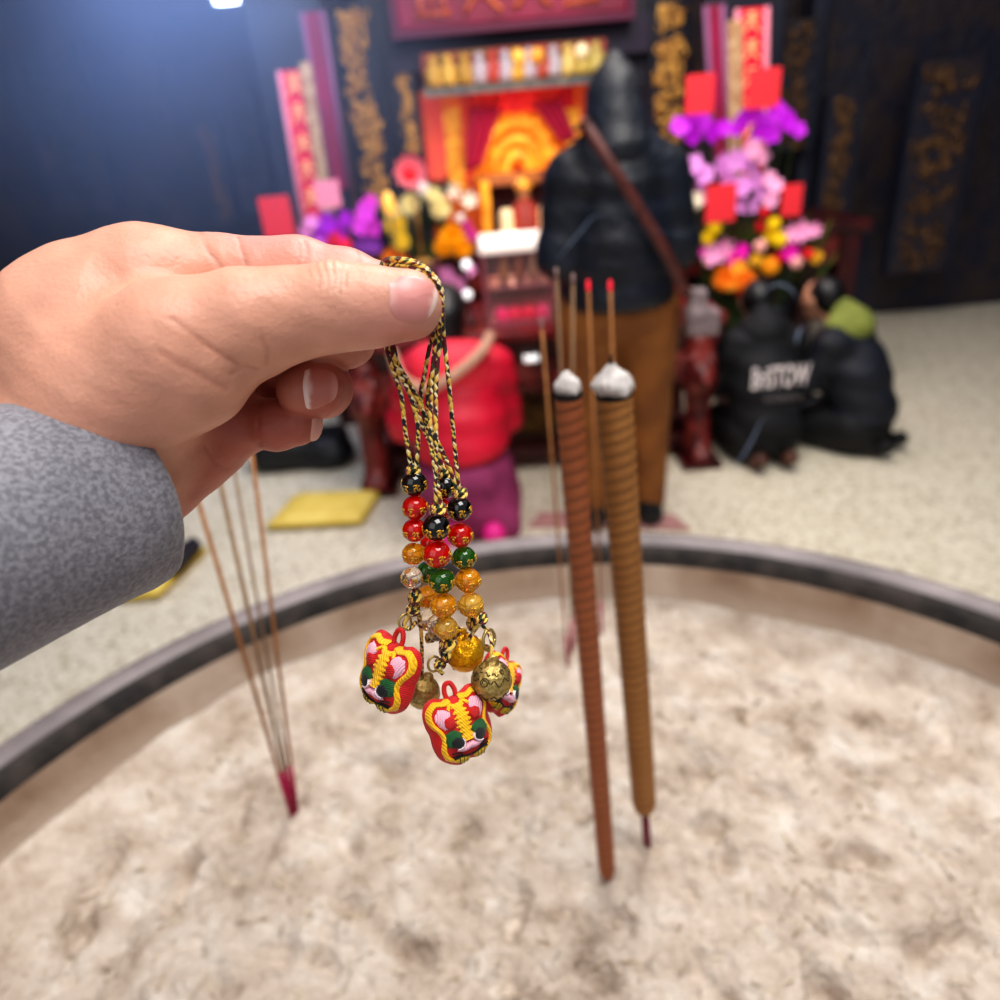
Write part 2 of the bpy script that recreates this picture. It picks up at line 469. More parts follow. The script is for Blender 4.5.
# ------------------------------------------------------------------ thin joss sticks
mat('joss_tan', '#a8713f', .7, c2='#96602f', nscale=90)
mat('joss_grey', '#80664f', .75, c2='#93714c', nscale=90)
mat('joss_red', '#960a3e', .6)
mat('ember', '#e0304a', .8, emit=.8, emit_col='#ff3040')
mat('ash_tip', '#a98c86', .9)
def joss(label, base, tip, r=.0019, red=.07, m='joss_tan', ember=True, group='thin joss sticks', yoff=0, zs=None):
    B = Gz(*base, ZS); B.z = sand_z(B.x, B.y) - .012
    T = Yp(*tip, B.y + yoff)
    ax = T - B; L = ax.length; d = ax / L
    o = thing('joss_stick', label, 'incense stick', B, group)
    V, Fc, _ = tube([B, B + d * red], r * 1.2, 8); part('red_stem', make_me('red_stem', V, Fc), MATS['joss_red'], o)
    V, Fc, _ = tube([B + d * red, B + d * (L - .012)], r, 8); part('incense_coat', make_me('incense_coat', V, Fc), MATS[m], o)
    V, Fc, _ = tube([B + d * (L - .012), B + d * (L - .003), T], lambda t: r * 1.15 - r * .35 * t * t, 8); part('ember_tip' if ember else 'ash_tip', make_me('tip', V, Fc), MATS['ember' if ember else 'ash_tip'], o)
joss('thin joss stick with ashen tip just left of the two glowing-tipped sticks', (571, 655), (573, 274), m='joss_grey', ember=False)
joss('thin joss stick with glowing red tip left of the rightmost one', (602, 640), (588, 280))
joss('thin joss stick with glowing red tip, rightmost, beside the charred wick', (622, 640), (610, 280))
joss('thin joss stick with ashen tip in front of the glass case edge', (574, 650), (556, 268), m='joss_grey', ember=False)
joss('shortest thin joss stick left of the thick incense', (568, 662), (541, 318), r=.0017, ember=False)
G4 = 'joss sticks fanning from one spot in the sand'
joss('thin joss stick leaning furthest left of the fan below the hand', (291, 814), (180, 440), r=.0021, red=.085, group=G4, m='joss_tan', ember=False)
joss('dark thin joss stick second from left in the fan below the hand', (292, 813), (206, 418), r=.0021, red=.085, group=G4, m='joss_grey', ember=False)
joss('faint thin joss stick third from left in the fan below the hand', (294, 812), (226, 425), r=.0014, red=.085, group=G4, m='joss_grey', ember=False, yoff=.02)
joss('thin upright joss stick furthest right of the fan below the hand', (296, 812), (247, 415), r=.0019, red=.085, group=G4, ember=False, yoff=.02)

# ================================================================== THE HAND
D0 = 0.225
SC = D0 / FPX
def hp(px, py, w):
    k = 1 + w / FPX
    return ((px - 500) * k, (500 - py) * k, w)
BASIS = np.array([list(RI), list(UI), list(F)])
def h2w(V):
    V = np.asarray(V, float)
    q = V.copy(); q[:, 2] += FPX
    return np.array(CAM) + (q * SC) @ BASIS
def hw(px, py, w): return Vector(h2w(np.array([hp(px, py, w)]))[0])
def hc(p, q): # capsule from (px,py,w,r) to (px,py,w,r)
    return ('c', hp(*p[:3]), hp(*q[:3]), p[3] * (1 + p[2] / FPX), q[3] * (1 + q[2] / FPX))
def hchain(*pts): return [hc(pts[i], pts[i + 1]) for i in range(len(pts) - 1)]
thumb = hchain((112, 392, 18, 74), (178, 350, -8, 68), (246, 325, -6, 53), (292, 314, 0, 43), (335, 308, 0, 40.5), (372, 307, 1, 37), (405, 305, 3, 32.5))
thumb += [hc((118, 400, 8, 68), (190, 374, -6, 57))]
thumb += [hc((408, 306, 0, 30), (411, 308, 2, 27.5))]
index = hchain((150, 285, 62, 58), (222, 281, 74, 43.5), (298, 279, 76, 40), (345, 287, 74, 36), (385, 297, 68, 31), (412, 304, 64, 27))
middle = hchain((160, 310, 112, 50), (250, 318, 130, 40), (322, 330, 126, 34), (345, 338, 104, 29), (318, 337, 78, 26))
ring = hchain((170, 345, 140, 48), (240, 362, 160, 37), (298, 378, 150, 32), (322, 388, 118, 29), (316, 389, 92, 28.5), (302, 391, 78, 25))
pinky = hchain((180, 390, 140, 46), (222, 412, 128, 33), (250, 423, 112, 26.5), (276, 425, 100, 25), (296, 424, 96, 22.5))
palm = [hc((110, 339, 80, 96), (160, 345, 92, 80)), hc((150, 360, 88, 80), (182, 400, 122, 60)), hc((105, 420, 70, 90), (188, 430, 116, 52)),
        hc((108, 440, 62, 88), (88, 478, 52, 80)), hc((155, 468, 92, 50), (200, 432, 118, 46)), hc((150, 293, 60, 56), (92, 346, 60, 88))]
_c0 = np.array(hp(100, 474, 56)); _ax = np.array((-.57, -.36, -.74))
palm += [('c', tuple(_c0), tuple(_c0 + _ax * 190), 80, 82)]
GROOVES = [hchain((338, 268, -25), (345, 272, -33))] if False else []
def cr(pts, r, depth):
    P = [hp(*p) for p in pts]; return [(('c', P[i], P[i + 1], r, r), depth) for i in range(len(P) - 1)]
def hand_sdf(P):
    u = lambda pr, k: union(pr, k)(P)
    dt = u(thumb, 16); di = u(index, 10); dm = u(middle, 9); dr = u(ring, 9); dp = u(pinky, 8); dl = u(palm, 34)
    fing = smin(smin(dm, dr, 3), dp, 3)
    fing = smin(fing, di, 4)
    d = smin(dl, fing, 22)
    d = smin(d, dt, np.where(P[:, 0] > -262, 2.0, 24.0).astype(np.float32)) if False else smin_v(d, dt, P)
    # soft tissue waviness, wrinkles
    x, y, z = P[:, 0], P[:, 1], P[:, 2]
    kn = np.exp(-((x + 163) / 17) ** 2) * np.exp(-((y - 226) / 16) ** 2) * np.exp(-((z + 10) / 40) ** 2)
    d = d - 2.4 * kn + 1.3 * kn * np.sin(x * .75 + y * .15 + .6 * np.sin(y * .2))
    d = d + .35 * np.sin(x * .11 + y * .07) * np.sin(y * .13 - z * .09)
    for pts, w, dep in CREASES:
        s = min_caps(P, pts) 
        d = d + dep * np.exp(-(s / w) ** 2)
    return d
def smin_v(a, b, P):
    k = np.clip((-285 - P[:, 0]) / 70, 0, 1) * 24 + 2.5
    h = np.maximum(k - np.abs(a - b), 0) / k
    return np.minimum(a, b) - h * h * k * .25
def min_caps(P, pts):
    d = None
    for i in range(len(pts) - 1):
        q = s_cap(P, pts[i], pts[i + 1], 0, 0); d = q if d is None else np.minimum(d, q)
    return d
CREASES = []

# find front surface at given pixels
def front(pxs, w0=-90, w1=170, n=261, fn=None):
    ws = np.linspace(w0, w1, n); out = []
    for (px, py) in pxs:
        P = np.array([hp(px, py, w) for w in ws], np.float32); d = (fn or hand_sdf)(P)
        i = np.argmax(d < 0)
        if d[i] >= 0: out.append(float(ws[np.argmin(d)])); continue
        t = d[i - 1] / (d[i - 1] - d[i]) if i else 0
        out.append(float(ws[i - 1] + t * (ws[i] - ws[i - 1])))
    return out
def surf_line(pxs, wmin=-90, wmax=170):
    ws = front(pxs, wmin, wmax); return [hp(p[0], p[1], w) for p, w in zip(pxs, ws)]
for pxs, w, dep, wr in [
    ([(232, 374), (246, 366), (258, 369)], 2.2, 2.0, (-90, 60)),
    ([(172, 318), (205, 344), (238, 364)], 3.0, 1.0, (-90, 60)),
    ([(160, 352), (196, 372), (226, 388)], 4.0, .8, (-90, 60)),
    ([(262, 338), (268, 352), (266, 364)], 3.0, .7, (-90, 60)),
    ([(238, 236), (242, 250), (248, 268)], 2.4, 1.6, (20, 120)),
    ([(304, 240), (308, 252), (306, 266)], 2.2, 1.6, (20, 120)),
    ([(299, 242), (301, 254), (298, 266)], 1.8, .8, (20, 120)),
    ([(358, 250), (361, 258), (358, 266)], 1.8, 1.0, (20, 120)),
    ([(200, 232), (208, 250), (222, 268)], 3.2, 1.4, (0, 120)),
    ([(262, 402), (259, 424), (260, 446)], 2.0, 1.8, (0, 160)),
    ([(205, 448), (214, 462), (228, 470)], 2.6, .9, (0, 160)),
    ([(318, 269), (321, 278), (320, 287)], 1.5, 1.1, (-90, 60)),
    ([(326, 269), (329, 278), (328, 292)], 1.5, 1.4, (-90, 60)),
    ([(333, 269), (335, 278), (334, 289)], 1.5, 1.2, (-90, 60)),
    ([(340, 269), (341, 278), (340, 293)], 1.5, 1.3, (-90, 60)),
    ([(347, 269), (346, 278), (345, 286)], 1.5, 1.0, (-90, 60)),
    ([(309, 269), (312, 278), (311, 282)], 1.5, 0.8, (-90, 60)),

]:
    CREASES.append((surf_line(pxs, *wr), w, dep))

def skin_cols(V):
    a, b_, c = V[:, 0], V[:, 1], V[:, 2]
    k = 1 + c / FPX; px = a / k + 500; py = 500 - b_ / k
    base = np.array(lin('#d49c84')[:3]); pink = np.array(lin('#d58f86')[:3]); red = np.array(lin('#b0604f')[:3]); pale = np.array(lin('#dcb39c')[:3])
    n = len(V); C = np.repeat(base[None], n, 0)
    def mixc(C, col, t): t = np.clip(t, 0, 1)[:, None]; return C * (1 - t) + col * t
    g = lambda x, m, s: np.exp(-((x - m) / s) ** 2)
    sm = lambda x, lo, hi: np.clip((x - lo) / (hi - lo), 0, 1)
    C = mixc(C, pink, sm(c, 22, 40) * sm(px, 180, 250) * (py < 345) * .8)      # index
    C = mixc(C, pink, g(px, 400, 50) * g(py, 330, 35) * .5)
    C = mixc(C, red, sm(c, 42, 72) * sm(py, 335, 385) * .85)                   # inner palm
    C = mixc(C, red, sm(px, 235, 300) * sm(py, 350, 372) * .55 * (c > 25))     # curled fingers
    C = mixc(C, pale, g(px, 345, 26) * g(py, 274, 14) * .6)
    C = mixc(C, np.array(lin('#c0705f')[:3]), g(px, 420, 30) * sm(py, 322, 338) * .6)
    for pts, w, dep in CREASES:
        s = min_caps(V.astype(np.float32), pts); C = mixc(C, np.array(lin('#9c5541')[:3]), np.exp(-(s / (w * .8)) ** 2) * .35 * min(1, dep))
    nz = np.array([noise.noise(Vector(v) * .045) for v in V]) * .09 + np.array([noise.noise(Vector(v) * .3) for v in V]) * .025
    C = np.clip(C * (1 + nz[:, None]), 0, 1)
    return np.c_[C, np.ones(n)]
SKIN = mat('skin', '#dcaa8e', .42, sss=.12, vcol=True, bump=.5, bscale=520)
SKIN.node_tree.nodes['Principled BSDF'].inputs['Specular IOR Level'].default_value = .4
person = thing('person', 'hand in a grey wool sleeve pinching charm cords between thumb and index finger', 'person', hw(110, 430, 60))
HS = 2.4
lo = np.array((-600., -130., -110.)); hi = np.array((-30., 300., 250.))
hand_me = sdf_me('hand', hand_sdf, lo, hi, HS, skin_cols, h2w)
part('hand', hand_me, SKIN, person)

def nail_mat(name, c):
    return mat(name, c, .38, vcol=True, coat=.08)
NAILM = nail_mat('nail', '#d99a92')
def nail(poly, w_rng, lift, free, col='#d48f88'):
    """poly: outline in the nail's own plane; free(px,py)->0..1 white free edge"""
    q = catmull([Vector((p[0], p[1], 0)) for p in poly] + [Vector((poly[0][0], poly[0][1], 0))], 6)[:-1]
    c = sum((v for v in q), Vector()) / len(q); rings = [0, .3, .6, .8, .92, 1.0, 1.04]
    pxs = []; lf = []
    for t in rings:
        for v in q:
            p = c + (v - c) * t; pxs.append((p.x, p.y)); lf.append(lift * (1 - max(0, (t - .8) / .2) ** 2 * .5) if t <= 1 else -1.2)
    # fit a smooth quadratic to the front surface so that the nail is a clean plate
    ws = np.array(front(pxs, *w_rng)); X = np.array([((p[0] - c.x) / 20, (p[1] - c.y) / 20) for p in pxs])
    A = np.c_[np.ones(len(X)), X, X[:, 0] ** 2, X[:, 1] ** 2, X[:, 0] * X[:, 1]]
    inner = np.repeat(np.array(rings) <= .93, len(q))
    s = np.linalg.lstsq(A[inner], ws[inner], rcond=None)[0]; wf = np.minimum(A @ s, ws + .5)
    V = h2w(np.array([hp(p[0], p[1], w - l) for p, w, l in zip(pxs, wf, lf)]))
    n = len(q); Fc = []
    for i in range(len(rings) - 1):
        for k in range(n): Fc.append((i * n + k, i * n + (k + 1) % n, (i + 1) * n + (k + 1) % n, (i + 1) * n + k))
    base = np.array(lin(col)[:3]); wh = np.array(lin('#f1d9cd')[:3]); cu = np.array(lin('#e6b3a8')[:3])
    cols = []
    for p in pxs:
        f = free(*p); cc = base * (1 - max(f, 0)) + wh * max(f, 0)
        if f < 0: cc = base * (1 + f) + cu * (-f)
        cols.append((*cc, 1))
    part('fingernail', make_me('fingernail', V, Fc, True, None, cols), NAILM, person)
clp = lambda x: max(0., min(1., x))
nail([(388, 284), (401, 277.5), (414, 276.5), (427, 280), (434, 287), (437, 297), (434, 309), (427, 318), (413, 322), (397, 319), (390, 309), (390, 296)], (-60, 40), 1.2,
     lambda x, y: clp(((x - 411) * .93 + (y - 298) * .22 - 19) / 2.5) * .9 - .8 * clp((399 - x) / 7) * clp((314 - y) / 20))
nail([(305, 371), (315, 368), (328, 370), (336, 378), (337, 390), (333, 400), (322, 406), (308, 408), (304, 396), (303, 383)], (10, 130), 1.0,
     lambda x, y: clp((311 - x) / 2.5) - .5 * clp((x - 329) / 6), '#c27a6b')
nb = MB(); nc = hp(312, 423, 98); nb.ball((0, 0, 0), (12, 21, 17), 20, 14)
part('fingernail', make_me('fingernail', h2w(np.array(nb.V) + np.array(nc)), nb.F, True, None, [(*lin('#dba393')[:3], 1)] * len(nb.V)), NAILM, person)

# grey sleeve (knitted wool): an oblique cuff and forearm
def sleeve():
    c = np.array(hp(125, 487, 54)); ax = np.array((-.57, -.36, -.74)); ax /= np.linalg.norm(ax)
    e1 = np.array((.76, -.65, 0)); e1 -= ax * (e1 @ ax); e1 /= np.linalg.norm(e1); e2 = np.cross(ax, e1)
    prof = [(30, 84), (8, 91), (1, 96), (-1.5, 101), (1, 106), (8, 109), (24, 111), (50, 112), (90, 114), (140, 116), (200, 119), (270, 122), (360, 126)]
    V = []; n = 96
    for s, r in prof:
        for k in range(n):
            a = 2 * pi * k / n
            rr = r + 2.2 * sin(3 * a + s * .03) * min(1, max(0, s / 60)) + 1.6 * sin(5 * a - s * .05)
            V.append(c + ax * s + (e1 * cos(a) + e2 * sin(a) * .95) * rr)
    Fc = []
    for i in range(len(prof) - 1):
        for k in range(n): Fc.append((i * n + k, i * n + (k + 1) % n, (i + 1) * n + (k + 1) % n, (i + 1) * n + k))
    return make_me('sleeve', h2w(np.array(V)), Fc)
wool = mat('grey_wool', '#6c6b72', .95, sheen=.4, c2='#8b8a91', nscale=650, bump=1.0, bscale=700, det=2)
part('sleeve', sleeve(), wool, person)

# ================================================================== CHARM STRAPS
Y0 = hw(415, 300, 30).y
def hg(px, py, dy=0.0): return Wd(px, py, .2335 + max(0, py - 320) * .000092 + dy)
def pxs_at(p): return (p - CAM).dot(F) / FPX       # metres per photo pixel at p
def cord_mat():
    m = bpy.data.materials.new('braided_cord'); m.use_nodes = True; nt = m.node_tree; b = nt.nodes['Principled BSDF']
    b.inputs['Roughness'].default_value = .6; b.inputs['Sheen Weight'].default_value = .15
    uv = nt.nodes.new('ShaderNodeUVMap'); sp = nt.nodes.new('ShaderNodeSeparateXYZ'); nt.links.new(uv.outputs['UV'], sp.inputs['Vector'])
    def mth(op, a, v=None):
        n = nt.nodes.new('ShaderNodeMath'); n.operation = op
        for i, q in enumerate((a, v)):
            if q is None: continue
            if isinstance(q, (int, float)): n.inputs[i].default_value = q
            else: nt.links.new(q, n.inputs[i])
        return n.outputs[0]
    u4 = mth('MULTIPLY', sp.outputs['X'], 4); v4 = mth('MULTIPLY', sp.outputs['Y'], 760)
    i = mth('ADD', u4, v4); j = mth('SUBTRACT', v4, u4)
    ii = mth('FLOOR', i); jj = mth('FLOOR', mth('MULTIPLY', j, .5))
    cb = nt.nodes.new('ShaderNodeCombineXYZ'); nt.links.new(ii, cb.inputs[0]); nt.links.new(jj, cb.inputs[1])
    w = nt.nodes.new('ShaderNodeTexWhiteNoise'); w.noise_dimensions = '2D'; nt.links.new(cb.outputs[0], w.inputs['Vector'])
    r = nt.nodes.new('ShaderNodeValToRGB'); r.color_ramp.interpolation = 'CONSTANT'; e = r.color_ramp.elements
    e[0].position = 0; e[0].color = lin('#eec95a'); e[1].position = .24; e[1].color = lin('#640d18')
    for p, c in ((.46, '#10170f'), (.66, '#f8e6b0'), (.84, '#c9982e'), (.92, '#2f4a22')): x = e.new(p); x.color = lin(c)
    nt.links.new(w.outputs['Value'], r.inputs['Fac']); nt.links.new(r.outputs['Color'], b.inputs['Base Color'])
    fi = mth('FRACT', i); h = mth('ABSOLUTE', mth('SUBTRACT', fi, .5))
    bp = nt.nodes.new('ShaderNodeBump'); bp.inputs['Strength'].default_value = .6; bp.inputs['Distance'].default_value = .0006; bp.invert = True
    nt.links.new(h, bp.inputs['Height']); nt.links.new(bp.outputs['Normal'], b.inputs['Normal'])
    return m
CORD = cord_mat()
GOLDL = mat('gold_script', '#d9a63c', .35, metal=.75)
BEADM = {
    'black': mat('black_bead', '#050505', .08, coat=.5),
    'red': mat('red_bead', '#ec1408', .06, trans=.62, coat=.4, ior=1.45),
    'green': mat('green_bead', '#2f701c', .06, trans=.7, coat=.3, ior=1.45),
    'amber': mat('amber_bead', '#ffae1c', .06, trans=.7, coat=.3, ior=1.45),
    'pale': mat('pale_amber_bead', '#ffcf58', .05, trans=.72, coat=.3, ior=1.45),
    'clear': mat('clear_bead', '#fbf2e4', .04, trans=.93, ior=1.45)}
BRASS = mat('antique_brass', '#c9b070', .34, metal=.75, c2='#a08a50', nscale=5, bump=.2, bscale=9)
BRASSD = mat('dark_brass_groove', '#54431f', .5, metal=.4)
GOLD = mat('bright_gold', '#ffc41c', .3, metal=.75, c2='#e0a010', nscale=5, bump=.3, bscale=8)
def thread(name, c, scale=6, rot=(0, 0, .6), dark=.62, rough=.6):
    m = mat(name, c, rough, sheen=.15); nt = m.node_tree; b = nt.nodes['Principled BSDF']
    tc = nt.nodes.new('ShaderNodeTexCoord'); mp = nt.nodes.new('ShaderNodeMapping'); mp.inputs['Rotation'].default_value = rot
    w = nt.nodes.new('ShaderNodeTexWave'); w.inputs['Scale'].default_value = scale; w.inputs['Distortion'].default_value = 2.2; w.inputs['Detail'].default_value = 3; w.inputs['Detail Scale'].default_value = 2.5
    nt.links.new(tc.outputs['Object'], mp.inputs['Vector']); nt.links.new(mp.outputs['Vector'], w.inputs['Vector'])
    r = nt.nodes.new('ShaderNodeValToRGB'); e = r.color_ramp.elements; C = lin(c)
    dark = .5 + dark * .5; e[0].position = 0; e[0].color = (C[0] * dark, C[1] * dark, C[2] * dark, 1); e[1].position = .35; e[1].color = C
    nt.links.new(w.outputs['Fac'], r.inputs['Fac']); nt.links.new(r.outputs['Color'], b.inputs['Base Color'])
    bp = nt.nodes.new('ShaderNodeBump'); bp.inputs['Strength'].default_value = .5; bp.inputs['Distance'].default_value = .0005
    nt.links.new(w.outputs['Fac'], bp.inputs['Height']); nt.links.new(bp.outputs['Normal'], b.inputs['Normal'])
    return m
RED = thread('red_thread', '#d2090b', 6, (.3, .2, 1.2), .35)
YEL = thread('yellow_thread', '#ffc30a', 4.5, (0, 0, -.5), .35)
PINK = thread('pink_thread', '#f2b4c6', 5, (0, 0, .3), .45)
GREEN = thread('green_thread', '#0a5a25', 6, (0, 0, 1.0), .5)
BLACK = thread('black_thread', '#0b0b10', 6)
WHITE = thread('white_thread', '#f6e6ec', 6)
YELD = thread('mustard_thread', '#d9b51a', 5, (0, 0, .1), .6)

BEAD_ME = {}
def bead_mesh():
    if 'b' not in BEAD_ME:
        V, Fc = ball((0, 0, 0), (1, 1, .97), 36, 20); BEAD_ME['b'] = (V, Fc)
    return BEAD_ME['b']
GLY = [
    [[(-.5, .6), (.1, .7), (.3, .35), (-.1, .1), (.4, -.1), (.35, -.6), (-.2, -.75), (-.5, -.4)], [(.4, .75), (.75, .5)]],
    [[(-.6, .5), (-.1, .65), (-.05, .1), (-.45, .0), (-.3, -.6)], [(.2, .7), (.25, -.2), (.6, -.6), (.8, -.2)], [(.5, .3), (.8, .45)]],
    [[(-.7, .3), (-.3, .7), (.0, .3), (-.4, -.1), (-.6, -.6), (-.05, -.7)], [(.2, .5), (.7, .4), (.3, -.1), (.7, -.3), (.5, -.75)]],
]
def glyph_mesh(seed):
    rr = random.Random(seed); b = MB()
    for az in (-1.35, -.45, .45, 1.35, 2.6, -2.6):
        g = rr.choice(GLY); sgn = rr.choice((1, 1, -1)); oz = rr.uniform(-.1, .1)
        for st_ in g:
            pts = []
            for x, y in catmull([(x, y, 0) for x, y in st_], 4) if False else [(v.x, v.y) for v in catmull([(x, y, 0) for x, y in st_], 4)]:
                a = az + sgn * x * .36; e = y * .42 + oz
                pts.append((1.005 * cos(e) * sin(a), -1.005 * cos(e) * cos(a), .975 * 1.005 * sin(e)))
            b.tube(pts, .06, 6)
    return b.me('gold_script')
GLYM = [glyph_mesh(s) for s in range(6)]
for g in GLYM: g.materials.append(GOLDL)
BMESH = {}
for k_, m_ in BEADM.items():
    V, Fc = bead_mesh(); BMESH[k_] = make_me('bead', V, Fc); BMESH[k_].materials.append(m_)

def orient(ax, roll=0.0):
    """frame whose -Y faces the photographer and Z runs along ax"""
    z = Vector(ax).normalized(); y = F - z * F.dot(z); y.normalize(); x = y.cross(z)
    M = Matrix((x, y, z)).transposed()
    return (M @ Matrix.Rotation(roll, 3, 'Z')).to_4x4()
NB = [0]
def bead(kind, px, py, rpx, dy, parent, up=None, roll=None, script=True):
    p = hg(px, py, dy); r = rpx * pxs_at(p)
    NB[0] += 1; rr = random.Random(NB[0] * 13)
    roll = rr.uniform(-.5, .5) if roll is None else roll
    ax = up or (0, 0, 1)
    M = Matrix.Translation(p) @ orient(ax, roll) @ Matrix.Scale(r, 4)
    nm = {'black': 'black_bead', 'red': 'red_bead', 'green': 'green_bead', 'amber': 'amber_bead', 'pale': 'pale_amber_bead', 'clear': 'clear_bead'}[kind]
    o = part(nm, BMESH[kind], None, parent, M)
    o['label'] = {'black': 'glossy black bead with gold script', 'red': 'translucent red bead with gold script', 'green': 'translucent dark green bead with gold script', 'amber': 'translucent amber bead with gold script', 'pale': 'pale golden see-through bead', 'clear': 'colourless see-through bead'}[kind]
    if script: part('gold_script', GLYM[NB[0] % 6], None, o, M.copy())
    return o
def knot(px, py, dy, parent, s=1.0, tilt=0):
    p = hg(px, py, dy); k = pxs_at(p) * s; b = MB()
    x = Vector((cos(tilt), 0, sin(tilt))); z = Vector((-sin(tilt), 0, cos(tilt))); y = Vector((0, 1, 0))
    for (A, B_, C, ph) in ((6, 3, 5, 0), (5, 4.5, 4, 1.3), (5.5, 3, 5, 2.4)):
        pts = [p + (x * (A * cos(t) * k) + z * ((B_ * sin(t + ph * .4)) * k) + y * (C * sin(t + ph) * k)) for t in [2 * pi * i / 16 for i in range(17)]]
        b.tube(pts, 2.1 * k, 7, True, 2, True)
    part('knot', b.me('knot'), CORD, parent)
def cord(name, pts, parent, r=2.35):
    pts = [p if isinstance(p, Vector) else hg(*p) for p in pts]
    k = pxs_at(pts[len(pts) // 2])
    V, Fc, u = tube(pts, r * k, 10, True, 7); part(name, make_me('cord', V, Fc, True, u), CORD, parent)

# ---- embroidered tiger-head charm, built in a unit frame: x right, y up, z out of the face
OUT = [(0, .86), (.3, .90), (.55, 1.0), (.82, .93), (.98, .66), (1.0, .30), (.95, .02), (.96, -.35), (.86, -.72), (.60, -.98), (.30, -1.12), (0, -1.06)]
OUT = OUT + [(-x, y) for x, y in OUT[-2:0:-1]]
OUTC = [(v.x, v.y) for v in catmull([(x, y, 0) for x, y in OUT + OUT[:1]], 5)][:-1]
OANG = np.array([atan2(y, x) for x, y in OUTC]); ORAD = np.array([sqrt(x * x + y * y) for x, y in OUTC])
_o = np.argsort(OANG); OANG = OANG[_o]; ORAD = ORAD[_o]
def Hface(x, y):
    R = float(np.interp(atan2(y, x), OANG, ORAD, period=2 * pi)); t = min(1, sqrt(x * x + y * y) / R)
    z = .52 * (1 - t ** 2.6) ** .55
    for sx in (-1, 1): z += .06 * math.exp(-(((x - .5 * sx) / .3) ** 2 + ((y - .45) / .3) ** 2)) * (1 - t ** 4)
    z += .10 * math.exp(-(((x) / .45) ** 2 + ((y + .55) / .3) ** 2)) * (1 - t ** 4)
    return z
def JIT(v, t): return 1 + (.075 * sin(v.x * 917 + v.y * 1313) if t > .7 else 0)
def patch(poly, h=.035, base=.012, sm=4, nr=6):
    q = catmull([(x, y, 0) for x, y in poly + poly[:1]], sm)[:-1] if sm > 1 else [Vector((x, y, 0)) for x, y in poly]
    c = sum((v for v in q), Vector()) / len(q); V = []; Fc = []; n = len(q)
    for i in range(nr + 1):
        t = (i / nr) ** .8
        for v in q:
            p = c + (v - c) * t * JIT(v, t); V.append((p.x, p.y, Hface(p.x, p.y) + base + h * sqrt(max(0, 1 - t ** 3)) - (.03 if i == nr else 0)))
    for i in range(nr):
        for k in range(n): Fc.append((i * n + k, (i + 1) * n + k, (i + 1) * n + (k + 1) % n, i * n + (k + 1) % n))
    return V, Fc
def strip(pts, w, h=.05, sm=6, zig=0):
    q = catmull([(x, y, 0) for x, y in pts], sm); V = []; Fc = []; m = len(q); n = 7
    for i, p in enumerate(q):
        t = (q[min(i + 1, m - 1)] - q[max(i - 1, 0)]).normalized(); nx = Vector((-t.y, t.x, 0))
        ww = (w(i / (m - 1)) if callable(w) else w) * (1 + zig * (1 if (i // 2) % 2 else -1)) * (1 + .06 * sin(i * 12.3))
        for k in range(n):
            s = k / (n - 1) * 2 - 1; c = p + nx * ww * s
            V.append((c.x, c.y, Hface(c.x, c.y) + .008 + h * (1 - s * s) - (.03 if abs(s) == 1 else 0)))
    for i in range(m - 1):
        for k in range(n - 1): Fc.append((i * n + k, i * n + k + 1, (i + 1) * n + k + 1, (i + 1) * n + k))
    return V, Fc
def circ(cx, cy, rx, ry=None, n=14, a0=0): return [(cx + rx * cos(a0 + 2 * pi * i / n), cy + (ry or rx) * sin(a0 + 2 * pi * i / n)) for i in range(n)]
